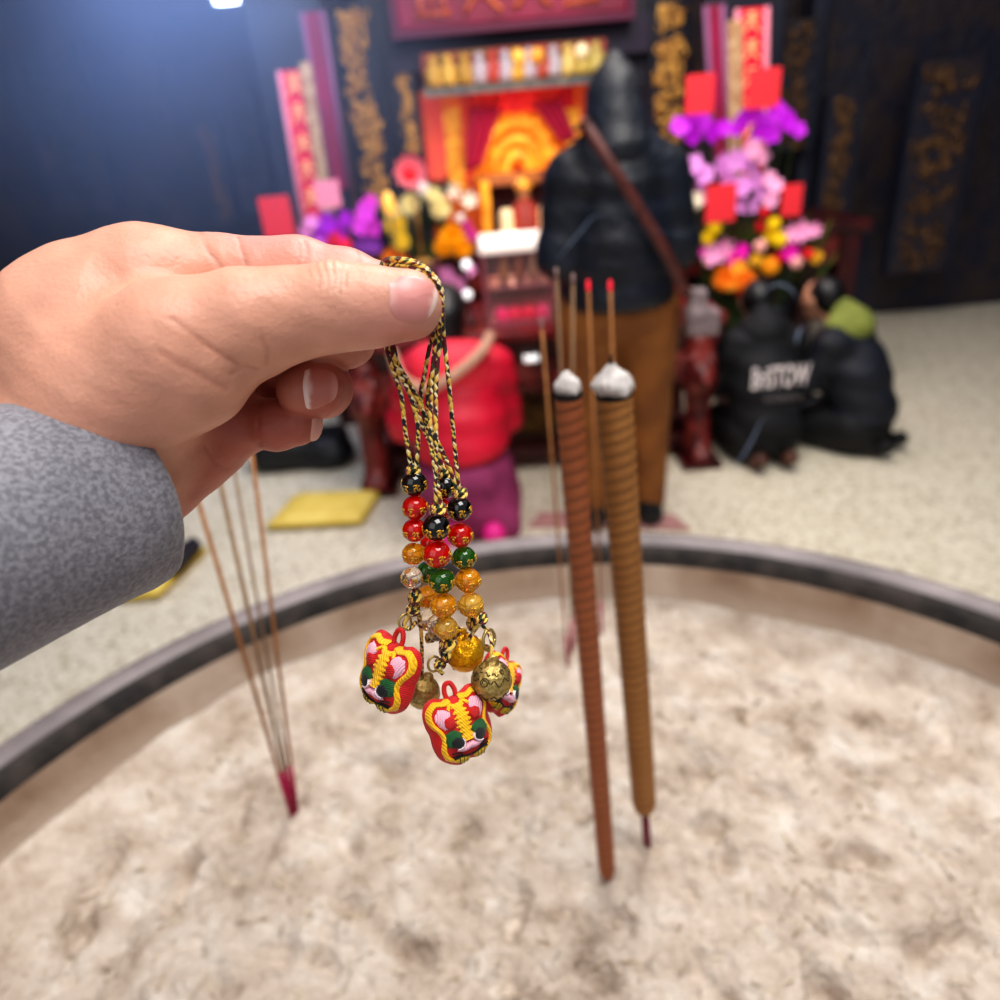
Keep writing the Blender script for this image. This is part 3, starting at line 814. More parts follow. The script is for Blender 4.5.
def tiger_meshes():
    T = []
    V = []; Fc = []; n = len(OUTC); nr = 12
    for i in range(nr + 1):
        t = i / nr
        for x, y in OUTC: V.append((x * t, y * t, Hface(x * t * .9999, y * t * .9999)))
    for i in range(nr):
        for k in range(n): Fc.append((i * n + k, (i + 1) * n + k, (i + 1) * n + (k + 1) % n, i * n + (k + 1) % n))
    o = len(V)
    for i in range(nr + 1):
        t = 1 - i / nr
        for x, y in OUTC: V.append((x * t, y * t, -.38 * max(0, 1 - t ** 2.6) ** .55))
    for i in range(nr):
        for k in range(n): Fc.append((o + i * n + k, o + (i + 1) * n + k, o + (i + 1) * n + (k + 1) % n, o + i * n + (k + 1) % n))
    for k in range(n): Fc.append(((nr) * n + k, o + k, o + (k + 1) % n, nr * n + (k + 1) % n))
    T.append(('cushion', V, Fc, RED))
    def both(fn):
        b = MB()
        for s in (-1, 1):
            V, Fc = fn(s); b.add(V, Fc if s > 0 else [f[::-1] for f in Fc])
        return b.V, b.F
    T.append(('loop', *tube([(-.13, .8, .05), (-.16, 1.02, .05), (-.10, 1.22, .05), (0, 1.27, .05), (.10, 1.22, .05), (.16, 1.02, .05), (.13, .8, .05)], .075, 9, True, 5)[:2], RED))
    T.append(('yellow_outline', *both(lambda s: strip([(s * .14, .82), (s * .35, .80), (s * .62, .86), (s * .84, .68), (s * .86, .38), (s * .70, .08), (s * .66, -.15), (s * .74, -.45), (s * .68, -.72), (s * .46, -.88)], .075, .07)), YEL))
    T.append(('ear_fan', *both(lambda s: patch([(s * x, y) for x, y in [(.30, .62), (.52, .74), (.72, .62), (.75, .36), (.62, .14), (.50, .12), (.52, .30), (.46, .44), (.30, .48)]], .05, .015, 3)), PINK))
    T.append(('ear_center', *both(lambda s: patch([(s * x, y) for x, y in circ(.41, .30, .18, .20)], .06, .03, 2)), RED))
    T.append(('forehead_stripe', *strip([(0, .72), (0, .5), (.01, .3), (0, .1), (0, -.12), (0, -.34)], lambda t: .23 - .10 * abs(t - .4), .10, 6, .20), YEL))
    bb = MB()
    for s in (-1, 1):
        V, Fc = strip([(s * .05, .60), (s * .20, .72), (s * .32, .62)], .055, .07); bb.add(V, Fc)
        V, Fc = strip([(s * .05, .15), (s * .22, .20)], .05, .06); bb.add(V, Fc)
    T.append(('brow_mark', bb.V, bb.F, YEL))
    T.append(('green_eye', *both(lambda s: patch([(s * x, y) for x, y in circ(.42, -.20, .28, .26)], .09, .02, 2)), GREEN))
    T.append(('pupil', *both(lambda s: patch([(s * x, y) for x, y in circ(.36, -.31, .19, .17)], .07, .09, 2)), BLACK))
    T.append(('eye_glint', *both(lambda s: strip([(s * .20, -.22), (s * .16, -.36), (s * .26, -.48), (s * .40, -.50)], .035, .14)), WHITE))
    T.append(('muzzle', *strip([(-.42, -.50), (-.2, -.56), (0, -.52), (.2, -.56), (.42, -.50)], lambda t: .13 - .06 * abs(2 * t - 1), .09), PINK))
    bb = MB()
    for s in (-1, 1):
        for q in range(3):
            V, Fc = strip([(s * .30, -.66 - q * .05), (s * (.44 + q * .02), -.62 - q * .09), (s * .58, -.60 - q * .12)], .022, .06); bb.add(V, Fc)
    V, Fc = strip([(-.55, -.80), (-.3, -.76), (0, -.84), (.3, -.76), (.55, -.80)], .034, .07); bb.add(V, Fc)
    T.append(('whisker', bb.V, bb.F, BLACK))
    T.append(('yellow_tooth', *both(lambda s: patch([(s * x, y) for x, y in [(.06, -.86), (.22, -.80), (.42, -.80), (.50, -.90), (.40, -.99), (.18, -1.02), (.07, -.98)]], .07, .03, 3)), YELD))
    bb = MB()
    for s in (-1, 1):
        for x in (.17, .28, .39):
            V, Fc = strip([(s * x, -.80), (s * (x + .01), -.90), (s * x, -1.0)], .012, .11); bb.add(V, Fc)
    T.append(('tooth_line', bb.V, bb.F, BLACK))
    return [(nm, make_me(nm, V, Fc), m) for nm, V, Fc, m in T]
TIG = tiger_meshes()
for nm, me, m in TIG: me.materials.append(m)
def tiger(px, py, half_px, dy, parent, yaw=0, tilt=0, pitch=0):
    p = hg(px, py, dy); s = half_px * pxs_at(p)
    # face frame: z towards the photographer
    B3 = Matrix((RI, UI, -F)).transposed()
    Rm = B3 @ Matrix.Rotation(yaw, 3, 'Y') @ Matrix.Rotation(pitch, 3, 'X') @ Matrix.Rotation(tilt, 3, 'Z')
    M = Matrix.Translation(p) @ Rm.to_4x4() @ Matrix.Diagonal((s, s, s * .95, 1))
    root = part('tiger_head', TIG[0][1], None, parent, M); root['label'] = 'stuffed red tiger head embroidered with yellow, pink and green thread'
    for nm, me, m in TIG[1:]: part(nm, me, None, root, M.copy())
def bell(px, py, rpx, dy, parent, m, groove, tilt=0, seed=0, ornate=True, slit=True):
    p = hg(px, py, dy); r = rpx * pxs_at(p)
    M = Matrix.Translation(p) @ orient((sin(tilt), 0, cos(tilt)), .3) @ Matrix.Scale(r, 4)
    prof = [(0.0001, -1)]
    for i in range(1, 40):
        a = -pi / 2 + pi * i / 40; rr = cos(a); z = sin(a)
        if abs(z) < .10: rr += .035
        if abs(z) < .022: rr -= .05
        prof.append((rr, z))
    prof.append((.0001, 1))
    V, Fc = lathe(prof, 48); o = part('bell', make_me('bell', V, Fc), m, parent, M)
    o['label'] = 'round engraved metal bell'
    V, Fc, _ = tube([(.34 * cos(t) * .8, 0, 1.12 + .34 * sin(t)) for t in [2 * pi * i / 20 for i in range(21)]], .09, 8); part('bell_loop', make_me('bell_loop', V, Fc), m, o, M.copy())
    if ornate:
        rr = random.Random(seed); b = MB()
        for az in [2 * pi * i / 9 for i in range(9)]:
            for e, s in ((.5, .26), (-.42, .26), (-.85, .15), (.95, .14)):
                kind = rr.random(); pts = []
                for t in [i / 14 for i in range(15)]:
                    if kind < .6: a = 2 * pi * t * 1.6; q = s * (1 - t * .6); x, y = q * cos(a), q * sin(a)
                    else: x, y = s * (t * 2 - 1), s * .6 * sin(t * 2 * pi)
                    A = az + x / max(.25, cos(e)); E = e + y
                    pts.append((1.0 * cos(E) * sin(A), -1.0 * cos(E) * cos(A), 1.0 * sin(E)))
                b.tube(pts, .036, 5)
        part('engraving', b.me('engraving'), groove, o, M.copy())
    if slit:
        b = MB(); b.tube([(1.0 * sin(a), 0, -1.0 * cos(a)) for a in [-.8 + 1.6 * i / 12 for i in range(13)]], .05, 6)
        for s in (-1, 1): b.ball((sin(.85 * s), 0, -cos(.85 * s)), .1, 8, 6)
        part('bell_slit', b.me('bell_slit'), BRASSD, o, M.copy())
def ring(px, py, rpx, dy, parent, tilt=0, yaw=.5, thick=1.3):
    p = hg(px, py, dy); k = pxs_at(p)
    x = RI * cos(yaw) + F * sin(yaw)
    pts = [p + (x * cos(t) + UI * sin(t) * 1.15) * rpx * k for t in [2 * pi * i / 24 for i in range(25)]]
    V, Fc, _ = tube(pts, thick * k, 8); part('split_ring', make_me('split_ring', V, Fc), BRASS, parent)

def strap(label, at): return thing('charm_strap', label, 'charm', hg(*at), 'beaded tiger charm straps')
# shared loop over the thumb tip: (px,py,w)
def over(d, s): # d: sideways offset, s: depth offset
    return [hw(441 + d * .5, 322, 20 + s), hw(440 + d * .7, 306, 16 + s), hw(435 + d * 1.2, 287 - d * .6, 10 + s), hw(421 + d * .6, 272 - d * 1.4, 8 + s), hw(403, 266 - d * 1.7, 10 + s), hw(387 - d * .9, 266 - d * 1.1, 22 + s * .6), hw(382 - d * .4, 284, 34 + s * .3), hw(384 - d * .4, 318, 39)]
LB = lambda d: [hw(388 + d, 345, 40), hg(394 + d, 366), ]
# --- strap A: hangs left
A = strap('tiger charm strap hanging on the left, its tiger head facing left', (411, 470))
dA = -.003
cord('cord', over(0, 0) + LB(-2) + [(401, 395, dA), (405, 430, dA), (409, 455, dA), (411, 468, dA)], A)
cord('cord', over(-2, 5) + LB(1) + [(408, 390, dA), (417, 420, dA), (418, 445, dA), (416, 468, dA)], A)
knot(413, 470.5, dA, A)
for kd, x, y, r in (('black', 414.4, 483.6, 13), ('red', 415, 507.5, 12.8), ('red', 414.6, 530.2, 12.2), ('amber', 413.6, 554, 11.6), ('clear', 412, 577.5, 11)): bead(kd, x, y, r, dA, A)
knot(415, 597, dA, A, 1.0, .4); knot(413, 610, dA, A, .9, -.3)
cord('cord', [(413, 588, dA), (416, 596, dA), (414, 606, dA), (408, 617, dA), (404, 625, dA), (409, 629, dA), (416, 622, dA)], A, 2.1)
ring(405, 622, 6.5, dA, A)
tiger(391, 672, 35.5, dA - .004, A, yaw=-.62, tilt=-.30, pitch=-.05)
bell(423, 692, 17, dA + .009, A, BRASS, BRASSD, .35, 3, ornate=False)
cord('cord', [(417, 606, dA), (421, 630, dA + .004), (422, 660, dA + .007), (422, 676, dA + .009)], A, 1.9)
# --- strap D: behind
Dp = strap('tiger charm strap furthest behind, with the bright gold bell', (445, 478)); dD = .013
cord('cord', over(2, 9) + LB(3) + [(410, 392, dD), (424, 430, dD), (436, 455, dD), (443, 474, dD)], Dp)
cord('cord', over(4, 12)[::-1] + [hg(441, 345, .006), (430, 380, dD), (428, 410, dD), (437, 450, dD), (446, 474, dD)], Dp)
knot(445, 475, dD, Dp, .9)
for kd, x, y, r in (('black', 445, 487, 12), ('red', 441, 510, 12), ('red', 432, 544, 12), ('green', 428, 572, 11.5), ('amber', 427, 597, 12), ('clear', 428, 620, 11.5)): bead(kd, x, y, r, dD, Dp)
knot(431, 637, dD, Dp, .8); knot(455, 632, dD - .006, Dp, .8, .5); knot(443, 652, dD - .008, Dp, .75, 1.2); bead('clear', 437, 632, 9.5, dD - .004, Dp, script=False)
bell(465, 653, 19, dD - .004, Dp, GOLD, BRASS, -.1, 9, False)
tiger(499, 683, 28, dD + .004, Dp, yaw=.95, tilt=-.5, pitch=-.15)
cord('cord', [(431, 634, dD), (452, 628, dD), (467, 630, dD)], Dp, 1.9); cord('cord', [(452, 628, dD), (480, 640, dD + .004), (492, 652, dD + .005)], Dp, 1.9)
# --- strap C: right
C = strap('tiger charm strap hanging on the right, with the engraved antique brass bell in front', (460, 492)); dC = .001
cord('cord', over(3, -2)[::-1] + [hg(444, 340, 0), hg(449, 385, 0), (454, 440, dC), (459, 490, dC)], C)
cord('cord', over(1, 3) + LB(5) + [(413, 390, 0), (429, 425, .0), (444, 455, dC), (452, 475, dC), (458, 492, dC)], C)
knot(460, 494, dC, C)
for kd, x, y, r in (('black', 459.5, 509, 12.6), ('red', 460.3, 535.3, 12.8), ('green', 464, 558, 12.2), ('amber', 468, 580.5, 13), ('pale', 471, 605, 13)): bead(kd, x, y, r, dC, C)
knot(474, 622, dC, C, 1.1, .5); knot(481, 619, dC - .003, C, .9)
cord('cord', [(473, 615, dC), (478, 624, dC), (472, 634, dC), (468, 640, dC)], C, 2.1)
cord('cord', [(478, 622, dC), (488, 632, dC), (492, 646, dC - .003), (491, 656, dC - .004)], C, 1.9)
ring(489, 640, 9, dC, C, yaw=.9, thick=1.7)
bell(491.5, 680, 20, dC - .005, C, BRASS, BRASSD, .12, 5)
# --- strap B: front centre
Bs = strap('tiger charm strap hanging lowest in front, its tiger head tilted', (438, 508)); dB = -.007
cord('cord', over(-3, -3)[::-1] + [hg(439, 345, -.001), hg(436, 390, -.003), (436, 440, dB), (436, 506, dB)], Bs)
cord('cord', over(-1, 1)[::-1] + [hg(435, 345, -.001), hg(431.5, 390, -.003), (430.5, 440, dB), (437, 480, dB), (441, 506, dB)], Bs)
cord('cord', over(1, 6)[::-1] + [hg(431, 342, .003), hg(424.5, 375, .003), (421, 400, .003), (432, 450, dB + .004), (440, 500, dB + .002)], Bs)
knot(438, 509.5, dB, Bs, 1.05)
for kd, x, y, r in (('black', 436.4, 527.4, 14), ('red', 437, 554.5, 14), ('green', 442, 581, 13.2), ('amber', 443.6, 605.8, 13.2), ('pale', 446, 628, 12)): bead(kd, x, y, r, dB, Bs)
knot(448, 643, dB, Bs, 1.2, .3); knot(446, 654, dB, Bs, 1.0, 1.0); knot(440, 664, dB, Bs, .8, -.3); bead('clear', 437, 624, 10, dB + .006, Bs, script=False)
cord('cord', [(447, 638, dB), (450, 648, dB), (445, 657, dB), (438, 662, dB), (436, 667, dB), (443, 674, dB)], Bs, 2.1)
ring(434, 664, 6.5, dB, Bs)
tiger(459, 724, 34, dB - .003, Bs, yaw=.42, tilt=.28, pitch=-.1)

# ================================================================== TEMPLE INTERIOR
def bxp(px0, py0, px1, py1, y, d):
    """metric box whose front face spans the two corners on the plane at depth y"""
    xm, ym = (px0 + px1) / 2, (py0 + py1) / 2
    a = Yp(px0, ym, y); c = Yp(px1, ym, y); e = Yp(xm, py0, y); f = Yp(xm, py1, y)
    return (min(a.x, c.x), y, min(e.z, f.z)), (max(a.x, c.x), y + d, max(e.z, f.z))
def bme(name, lo, hi, bev=0.0):
    b = MB(); b.box(lo, hi); return b.me(name, False)
def bev(o, w=.008, seg=2):
    m = o.modifiers.new('bevel', 'BEVEL'); m.width = w; m.segments = seg; m.limit_method = 'ANGLE'; return o
LACQ = mat('dark_red_lacquer', '#4a1216', .3, c2='#30090e', nscale=8, bump=.4, bscale=18)
LACQ2 = mat('red_brown_carving', '#86302a', .35, c2='#501a1a', nscale=16, bump=.9, bscale=30)
GILT = mat('gilt_relief', '#dcac58', .4, metal=.25, emit=.08, c2='#8a5a28', nscale=22, bump=.6, bscale=40)  # faint emission added to brighten the gilding
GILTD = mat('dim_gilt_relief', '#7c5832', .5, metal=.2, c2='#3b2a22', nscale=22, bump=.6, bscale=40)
GILTB = mat('bright_gilt', '#ffb23c', .35, metal=.2, emit=.35, emit_col='#ff9020', c2='#d07818', nscale=18)  # gilding made to glow as if lit by the shrine
REDC = mat('red_cloth', '#d5122c', .7, c2='#b50a26', nscale=10)
MAROON = mat('maroon_board', '#8a0f3e', .5, c2='#700c30', nscale=6)
REDB = mat('red_board', '#e0243c', .5, c2='#c2182f', nscale=9)
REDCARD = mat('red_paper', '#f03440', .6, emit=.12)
CREAM = mat('cream_trim', '#d8b890', .6, c2='#b58a60', nscale=30)
PINKC = mat('pink_paper', '#f49ab0', .6)
BLACKW = mat('black_lacquer_wood', '#181b2a', .4, c2='#22222e', nscale=6)  # black lifted in the colour as if seen through haze

def relief(name, lo, hi, n, s, m, parent, seed=1):
    """a carved panel's raised ornament: scrolls, leaves and knobs over a rectangle facing the camera"""
    rr = random.Random(seed); b = MB(); y = lo[1]
    for _ in range(n):
        x = rr.uniform(lo[0] + s * .4, hi[0] - s * .4); z = rr.uniform(lo[2] + s * .4, hi[2] - s * .4); k = s * rr.uniform(.5, 1)
        t = rr.random()
        if t < .45:
            a0 = rr.uniform(0, 6.28); sg = rr.choice((1, -1))
            pts = [(x + k * .5 * (1 - .6 * q / 12) * cos(a0 + sg * q * .5), y - .004, z + k * .5 * (1 - .6 * q / 12) * sin(a0 + sg * q * .5)) for q in range(13)]
            b.tube(pts, k * .13, 6)
        elif t < .8: b.ball((x, y, z), (k * rr.uniform(.2, .45), k * .2, k * rr.uniform(.2, .45)), 8, 5)
        else:
            a = rr.uniform(0, 3.14); b.tube([(x - k * .5 * cos(a), y, z - k * .5 * sin(a)), (x, y - k * .12, z), (x + k * .5 * cos(a), y, z + k * .5 * sin(a))], lambda q: k * .16 * sin(pi * (.1 + .8 * q)), 6, True, 3)
    return part(name, b.me(name), m, parent)
def glyphs(name, lo, hi, n, m, parent, seed=1, horiz=False, y=None, bold=.07):
    """brush-stroke characters down (or along) a board"""
    rr = random.Random(seed); b = MB(); y = lo[1] - .004
    for i in range(n):
        if horiz: w = (hi[0] - lo[0]) / n; cx = lo[0] + w * (i + .5); cz = (lo[2] + hi[2]) / 2; s = min(w, hi[2] - lo[2]) * .42
        else: w = (hi[2] - lo[2]) / n; cz = hi[2] - w * (i + .5); cx = (lo[0] + hi[0]) / 2; s = min(w, hi[0] - lo[0]) * .42
        st = [[(-.8, .35), (.8, .42)]] + rr.choice([[[(-.05, .95), (-.1, .1), (-.85, -.9)], [(0, .2), (.4, -.4), (.95, -.9)]], [[(0, .95), (0, -.9)], [(-.85, -.85), (.85, -.8)]], [[(-.6, .9), (-.65, -.8), (.65, -.8), (.6, .1)], [(0, .9), (0, -.5)]], [[(.0, .9), (.05, -.8), (-.3, -.9)], [(-.5, .1), (-.8, -.6)], [(.5, .1), (.85, -.55)]]])
        if rr.random() < .7: st.append([(-.5, .8), (.5, .85)])
        if rr.random() < .6: st.append([(-.6, -.25), (.6, -.2)])
        if rr.random() < .5: st += [[(-.55, .1), (-.55, -.75)], [(.55, .1), (.55, -.75)]]
        for q in st: b.tube([(cx + s * u, y, cz + s * v) for u, v in q], s * bold * 2.2, 6, True, 3)
    return part(name, b.me(name), m, parent)
def panel(name, label, cat, rect, y, d, m, n, s, gm, seed, group=None, frame=None):
    lo, hi = bxp(*rect, y, d)
    t = thing(name, label, cat, ((lo[0] + hi[0]) / 2, y + d / 2, lo[2]), group)
    part('board', bme('board', lo, hi), m, t)
    relief('gilt_carving', (lo[0] + .01, y, lo[2]), (hi[0] - .01, y, hi[2]), n, s, gm, t, seed)
    if frame:
        b = MB(); w = .025
        for (a, c) in (((lo[0] - w, y - .02, lo[2]), (lo[0], y + d, hi[2])), ((hi[0], y - .02, lo[2]), (hi[0] + w, y + d, hi[2]))): b.box(a, c)
        part('frame', b.me('frame', False), frame, t)
    return t
# beams and posts of the altar screen
def post(name, label, px0, px1, y, d, zt=3.4, m=BLACKW):
    a = Yp(px0, 150, y); c = Yp(px1, 150, y)
    o = part(name, bme(name, (a.x, y, 0), (c.x, y + d, zt)), m); bev(o, .02, 3); o['kind'] = 'structure'; return o
YA = 4.9
post('trim_1', '', 372, 424, YA + .1, .25)
post('trim_2', '', 598, 660, YA + .1, .25)
post('trim_5', '', 268, 345, 4.315, .2); post('trim_6', '', 700, 775, 4.315, .2)
post('trim_3', '', 800, 816, YA + .2, .2, m=DARK2)
lo, hi = bxp(385, 58, 650, 22, YA, .15); o = part('trim_4', bme('trim_4', (lo[0], YA, hi[2] - .2), (hi[0], YA + .2, hi[2])), mat('beam_blue_black', '#1a1830', .5, c2='#241a34', nscale=5)); o['kind'] = 'structure'
# carved gilt uprights
panel('gilt_carved_column_panel', 'long gilded carved panel on the dark post left of the altar', 'carved panel', (345, 215, 383, 4), YA + .02, .08, BLACKW, 190, .075, GILT, 3)
panel('gilt_carved_column_panel', 'long gilded carved panel behind the right shoulder of the standing worshipper', 'carved panel', (650, 200, 688, -4), YA + .02, .08, BLACKW, 170, .075, GILT, 4)
panel('gilt_carved_bracket', 'short gilded carved drop beside the left end of the frieze', 'carved bracket', (395, 155, 418, 62), YA + .02, .08, BLACKW, 60, .06, GILT, 5)
panel('gilt_carved_bracket', 'pair of small gilded knobs under the left end of the name plaque', 'carved bracket', (392, 54, 417, 39), YA + .02, .08, BLACKW, 24, .06, GILT, 6)
panel('gilt_carved_bracket', 'small gilded bracket under the right end of the name plaque', 'carved bracket', (614, 38, 640, 20), YA + .02, .08, BLACKW, 26, .06, GILT, 16)
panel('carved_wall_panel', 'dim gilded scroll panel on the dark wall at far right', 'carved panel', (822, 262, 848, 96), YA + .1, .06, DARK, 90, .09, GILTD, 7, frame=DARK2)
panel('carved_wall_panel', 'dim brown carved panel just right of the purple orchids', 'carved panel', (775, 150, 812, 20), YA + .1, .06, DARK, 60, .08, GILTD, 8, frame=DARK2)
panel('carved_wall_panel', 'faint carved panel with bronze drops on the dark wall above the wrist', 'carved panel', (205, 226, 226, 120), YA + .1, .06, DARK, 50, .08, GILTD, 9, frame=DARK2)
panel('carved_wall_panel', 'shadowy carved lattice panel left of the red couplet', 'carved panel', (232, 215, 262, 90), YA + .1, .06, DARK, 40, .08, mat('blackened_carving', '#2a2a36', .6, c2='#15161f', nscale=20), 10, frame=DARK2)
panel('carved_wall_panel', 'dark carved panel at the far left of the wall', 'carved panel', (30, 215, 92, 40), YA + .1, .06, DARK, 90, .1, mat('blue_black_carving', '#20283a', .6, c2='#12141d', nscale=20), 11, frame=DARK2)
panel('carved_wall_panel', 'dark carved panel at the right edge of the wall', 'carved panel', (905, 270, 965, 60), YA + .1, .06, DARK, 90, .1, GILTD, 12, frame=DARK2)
# hanging gilt ornament and the bright lamp at top left
lo, hi = bxp(255, 48, 280, -2, YA - .3, .06)
t = thing('hanging_ornament', 'small gilded tassel ornament hanging below the ceiling lamp', 'ornament', ((lo[0] + hi[0]) / 2, YA - .27, hi[2]))
relief('gilt_carving', lo, hi, 60, .07, GILTD, t, 21)
V, Fc, _ = tube([((lo[0] + hi[0]) / 2, YA - .29, hi[2] + .5), ((lo[0] + hi[0]) / 2, YA - .29, lo[2])], .008, 6); part('cord', make_me('cord', V, Fc), GILTD, t)
p = Yp(238, -8, YA - .5)
t = thing('ceiling_lamp', 'glaring white tube lamp cut off by the top edge at left', 'lamp', p)
b = MB(); b.tube([p + Vector((-.12, 0, .0)), p + Vector((.12, 0, .0))], .045, 14); part('tube', b.me('tube'), mat('lamp_glow', '#ffffff', .5, emit=12, emit_col='#dfeaff'), t)
b = MB(); b.box(tuple(p + Vector((-.16, -.05, .045))), tuple(p + Vector((.16, .05, .09)))); part('housing', b.me('housing', False), BLACKW, t)
b = MB(); b.tube([p + Vector((0, 0, .09)), p + Vector((0, 0, 1.3))], .01, 6); part('hanger', b.me('hanger'), BLACKW, t)

# name plaque
lo, hi = bxp(394, 30, 628, -40, YA - .12, .06)
lo = (lo[0], lo[1], Yp(510, 22, YA - .12).z)
t = thing('name_plaque', 'deep magenta name plaque with faded gold characters above the altar', 'plaque', ((lo[0] + hi[0]) / 2, YA - .1, lo[2]))
bev(part('board', bme('board', lo, (hi[0], hi[1], lo[2] + .46)), MAROON, t), .015)
glyphs('gold_lettering', (lo[0] + .06, YA - .12, lo[2] - .02), (hi[0] - .12, 0, lo[2] + .34), 4, mat('faded_gold', '#c86a3c', .5, c2='#a84a3a', nscale=12), t, 4, True, bold=.06)
b = MB(); w = .035
for a, c in (((lo[0] - w, YA - .14, lo[2] - w), (hi[0] + w, YA - .05, lo[2])), ((lo[0] - w, YA - .14, lo[2]), (lo[0], YA - .05, lo[2] + .5)), ((hi[0], YA - .14, lo[2]), (hi[0] + w, YA - .05, lo[2] + .5))): b.box(a, c)
part('frame', b.me('frame', False), mat('plaque_frame', '#5a1038', .5), t)

# frieze with little figures
lo, hi = bxp(422, 90, 606, 46, YA - .1, .08)
t = thing('carved_frieze', 'painted frieze of small gold, white and red figures above the shrine', 'frieze', ((lo[0] + hi[0]) / 2, YA, lo[2]))
h = hi[2] - lo[2]
part('back_board', bme('back_board', lo, hi), mat('frieze_red', '#9c3434', .6, c2='#7c5a2a', nscale=10), t)
part('ledge', bme('ledge', (lo[0], YA - .16, lo[2]), (hi[0], YA - .1, lo[2] + h * .22)), mat('frieze_ledge', '#5c6468', .6, c2='#7d7c74', nscale=14), t)
for i, (q, c) in enumerate(((.06, '#caa040'), (.14, '#d8b04a'), (.23, '#b99038'), (.31, '#b8aeb8'), (.38, '#b8483c'), (.45, '#b8b0bc'), (.51, '#e0b040'), (.58, '#bcb2bc'), (.65, '#b4503c'), (.71, '#b8b0b8'), (.79, '#d9c070'), (.87, '#c8b25c'), (.94, '#bfae62'))):
    x = lo[0] + q * (hi[0] - lo[0]); z = lo[2] + h * .22; b = MB()
    b.lathe([(.0, 0), (.052, 0), (.048, .05), (.03, h * .42), (.034, h * .48), (.016, h * .52), (.03, h * .58), (.028, h * .66), (.0, h * .72)], (x, YA - .135, z), 10)
    b.tube([(x - .045, YA - .15, z + h * .25), (x - .02, YA - .15, z + h * .44), (x + .02, YA - .15, z + h * .44), (x + .045, YA - .16, z + h * .3)], .014, 6)
    part('relief_figure', b.me('relief_figure'), mat('figure_paint', c, .5), t)
for q, c in ((.52, '#ffd060'), (.62, '#f0b040'), (.86, '#fff0c0')):
    x = lo[0] + q * (hi[0] - lo[0]); b = MB(); b.ball((x, YA - .17, hi[2] - .06), .04, 12, 8); part('gilt_disc', b.me('gilt_disc'), mat('gilt_disc', c, .3, emit=.1), t)

# shrine, with its lit glow put into panels, cloth and gilding as emission
lo, hi = bxp(424, 246, 604, 90, YA + .1, .1)
x0, x1, zb, zt = lo[0], hi[0], lo[2], hi[2] + .05
t = thing('altar_shrine', 'glowing orange-red shrine niche with parted crimson curtains and gilt canopy', 'shrine', ((x0 + x1) / 2, YA + .3, zb - .85))
part('plinth', bme('plinth', (x0, YA - .1, 0), (x1, YA + .45, zb)), LACQ, t)
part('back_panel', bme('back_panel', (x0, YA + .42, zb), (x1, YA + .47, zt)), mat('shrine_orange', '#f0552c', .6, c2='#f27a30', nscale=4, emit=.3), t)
def pb(name, rect, y, d, m): lo, hi = bxp(*rect, y, d); return part(name, bme(name, lo, hi), m, t)
pb('gilt_side_panel', (446, 190, 463, 108), YA + .12, .05, GILTB); pb('gilt_side_panel', (566, 160, 580, 105), YA + .12, .05, GILTB)
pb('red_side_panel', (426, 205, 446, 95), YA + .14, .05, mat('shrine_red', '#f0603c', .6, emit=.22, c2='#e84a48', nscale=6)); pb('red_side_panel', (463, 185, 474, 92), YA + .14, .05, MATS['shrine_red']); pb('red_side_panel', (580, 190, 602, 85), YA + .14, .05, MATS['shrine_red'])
def cloth(name, rect_pts, y, m, folds=5):
    V = []; Fc = []; n = 24
    (ax, ay), (bx_, by), (cx_, cy_), (dx, dy) = rect_pts
    for j in range(9):
        v = j / 8
        for i in range(n + 1):
            u = i / n
            px = (ax * (1 - u) + bx_ * u) * (1 - v) + (dx * (1 - u) + cx_ * u) * v; py = (ay * (1 - u) + by * u) * (1 - v) + (dy * (1 - u) + cy_ * u) * v
            p = Yp(px, py, y); V.append((p.x, y + .02 * sin(u * folds * 2 * pi), p.z))
    for j in range(8):
        for i in range(n): k = j * (n + 1) + i; Fc.append((k, k + 1, k + n + 2, k + n + 1))
    o = part(name, make_me(name, V, Fc), m, t); o.modifiers.new('thick', 'SOLIDIFY').thickness = .008; return o
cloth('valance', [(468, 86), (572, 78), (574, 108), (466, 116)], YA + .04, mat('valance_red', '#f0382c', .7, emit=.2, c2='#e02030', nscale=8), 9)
cloth('curtain', [(470, 108), (500, 108), (481, 166), (464, 172)], YA - .02, mat('curtain_crimson', '#a0003a', .7, emit=.03), 3)
cloth('curtain', [(532, 104), (560, 100), (576, 140), (560, 142)], YA - .02, MATS['curtain_crimson'], 3)
# gilt canopy arch
b = MB(); c = Yp(518, 174, YA + .10)
for rr_, th in ((.22, .042), (.15, .036), (.08, .045)):
    b.tube([(c.x + rr_ * cos(a), YA + .10, c.z + rr_ * 1.35 * sin(a) ** .8) for a in [pi * i / 14 for i in range(15)]], th, 8)
for a in [pi * i / 9 for i in range(10)]: b.ball((c.x + 0.255 * cos(a), YA + .08, c.z + .32 * sin(a)), .036, 8, 6)
part('gilt_canopy', b.me('gilt_canopy'), mat('canopy_gold', '#ffa832', .35, metal=.2, emit=.45, emit_col='#ff9420', c2='#d87a1c', nscale=16), t)  # warm light put into the canopy gold as emission
pb('canopy_beam', (478, 184, 562, 172), YA - .02, .1, mat('beam_brown', '#7a3a24', .5, c2='#a86a30', nscale=14))
pb('inner_shade', (484, 240, 556, 184), YA + .2, .04, mat('inner_shade', '#3a0f1e', .7))
for r_ in ((482, 238, 491, 180), (553, 232, 561, 178)): pb('gilt_pillar', r_, YA - .04, .05, GILTB)

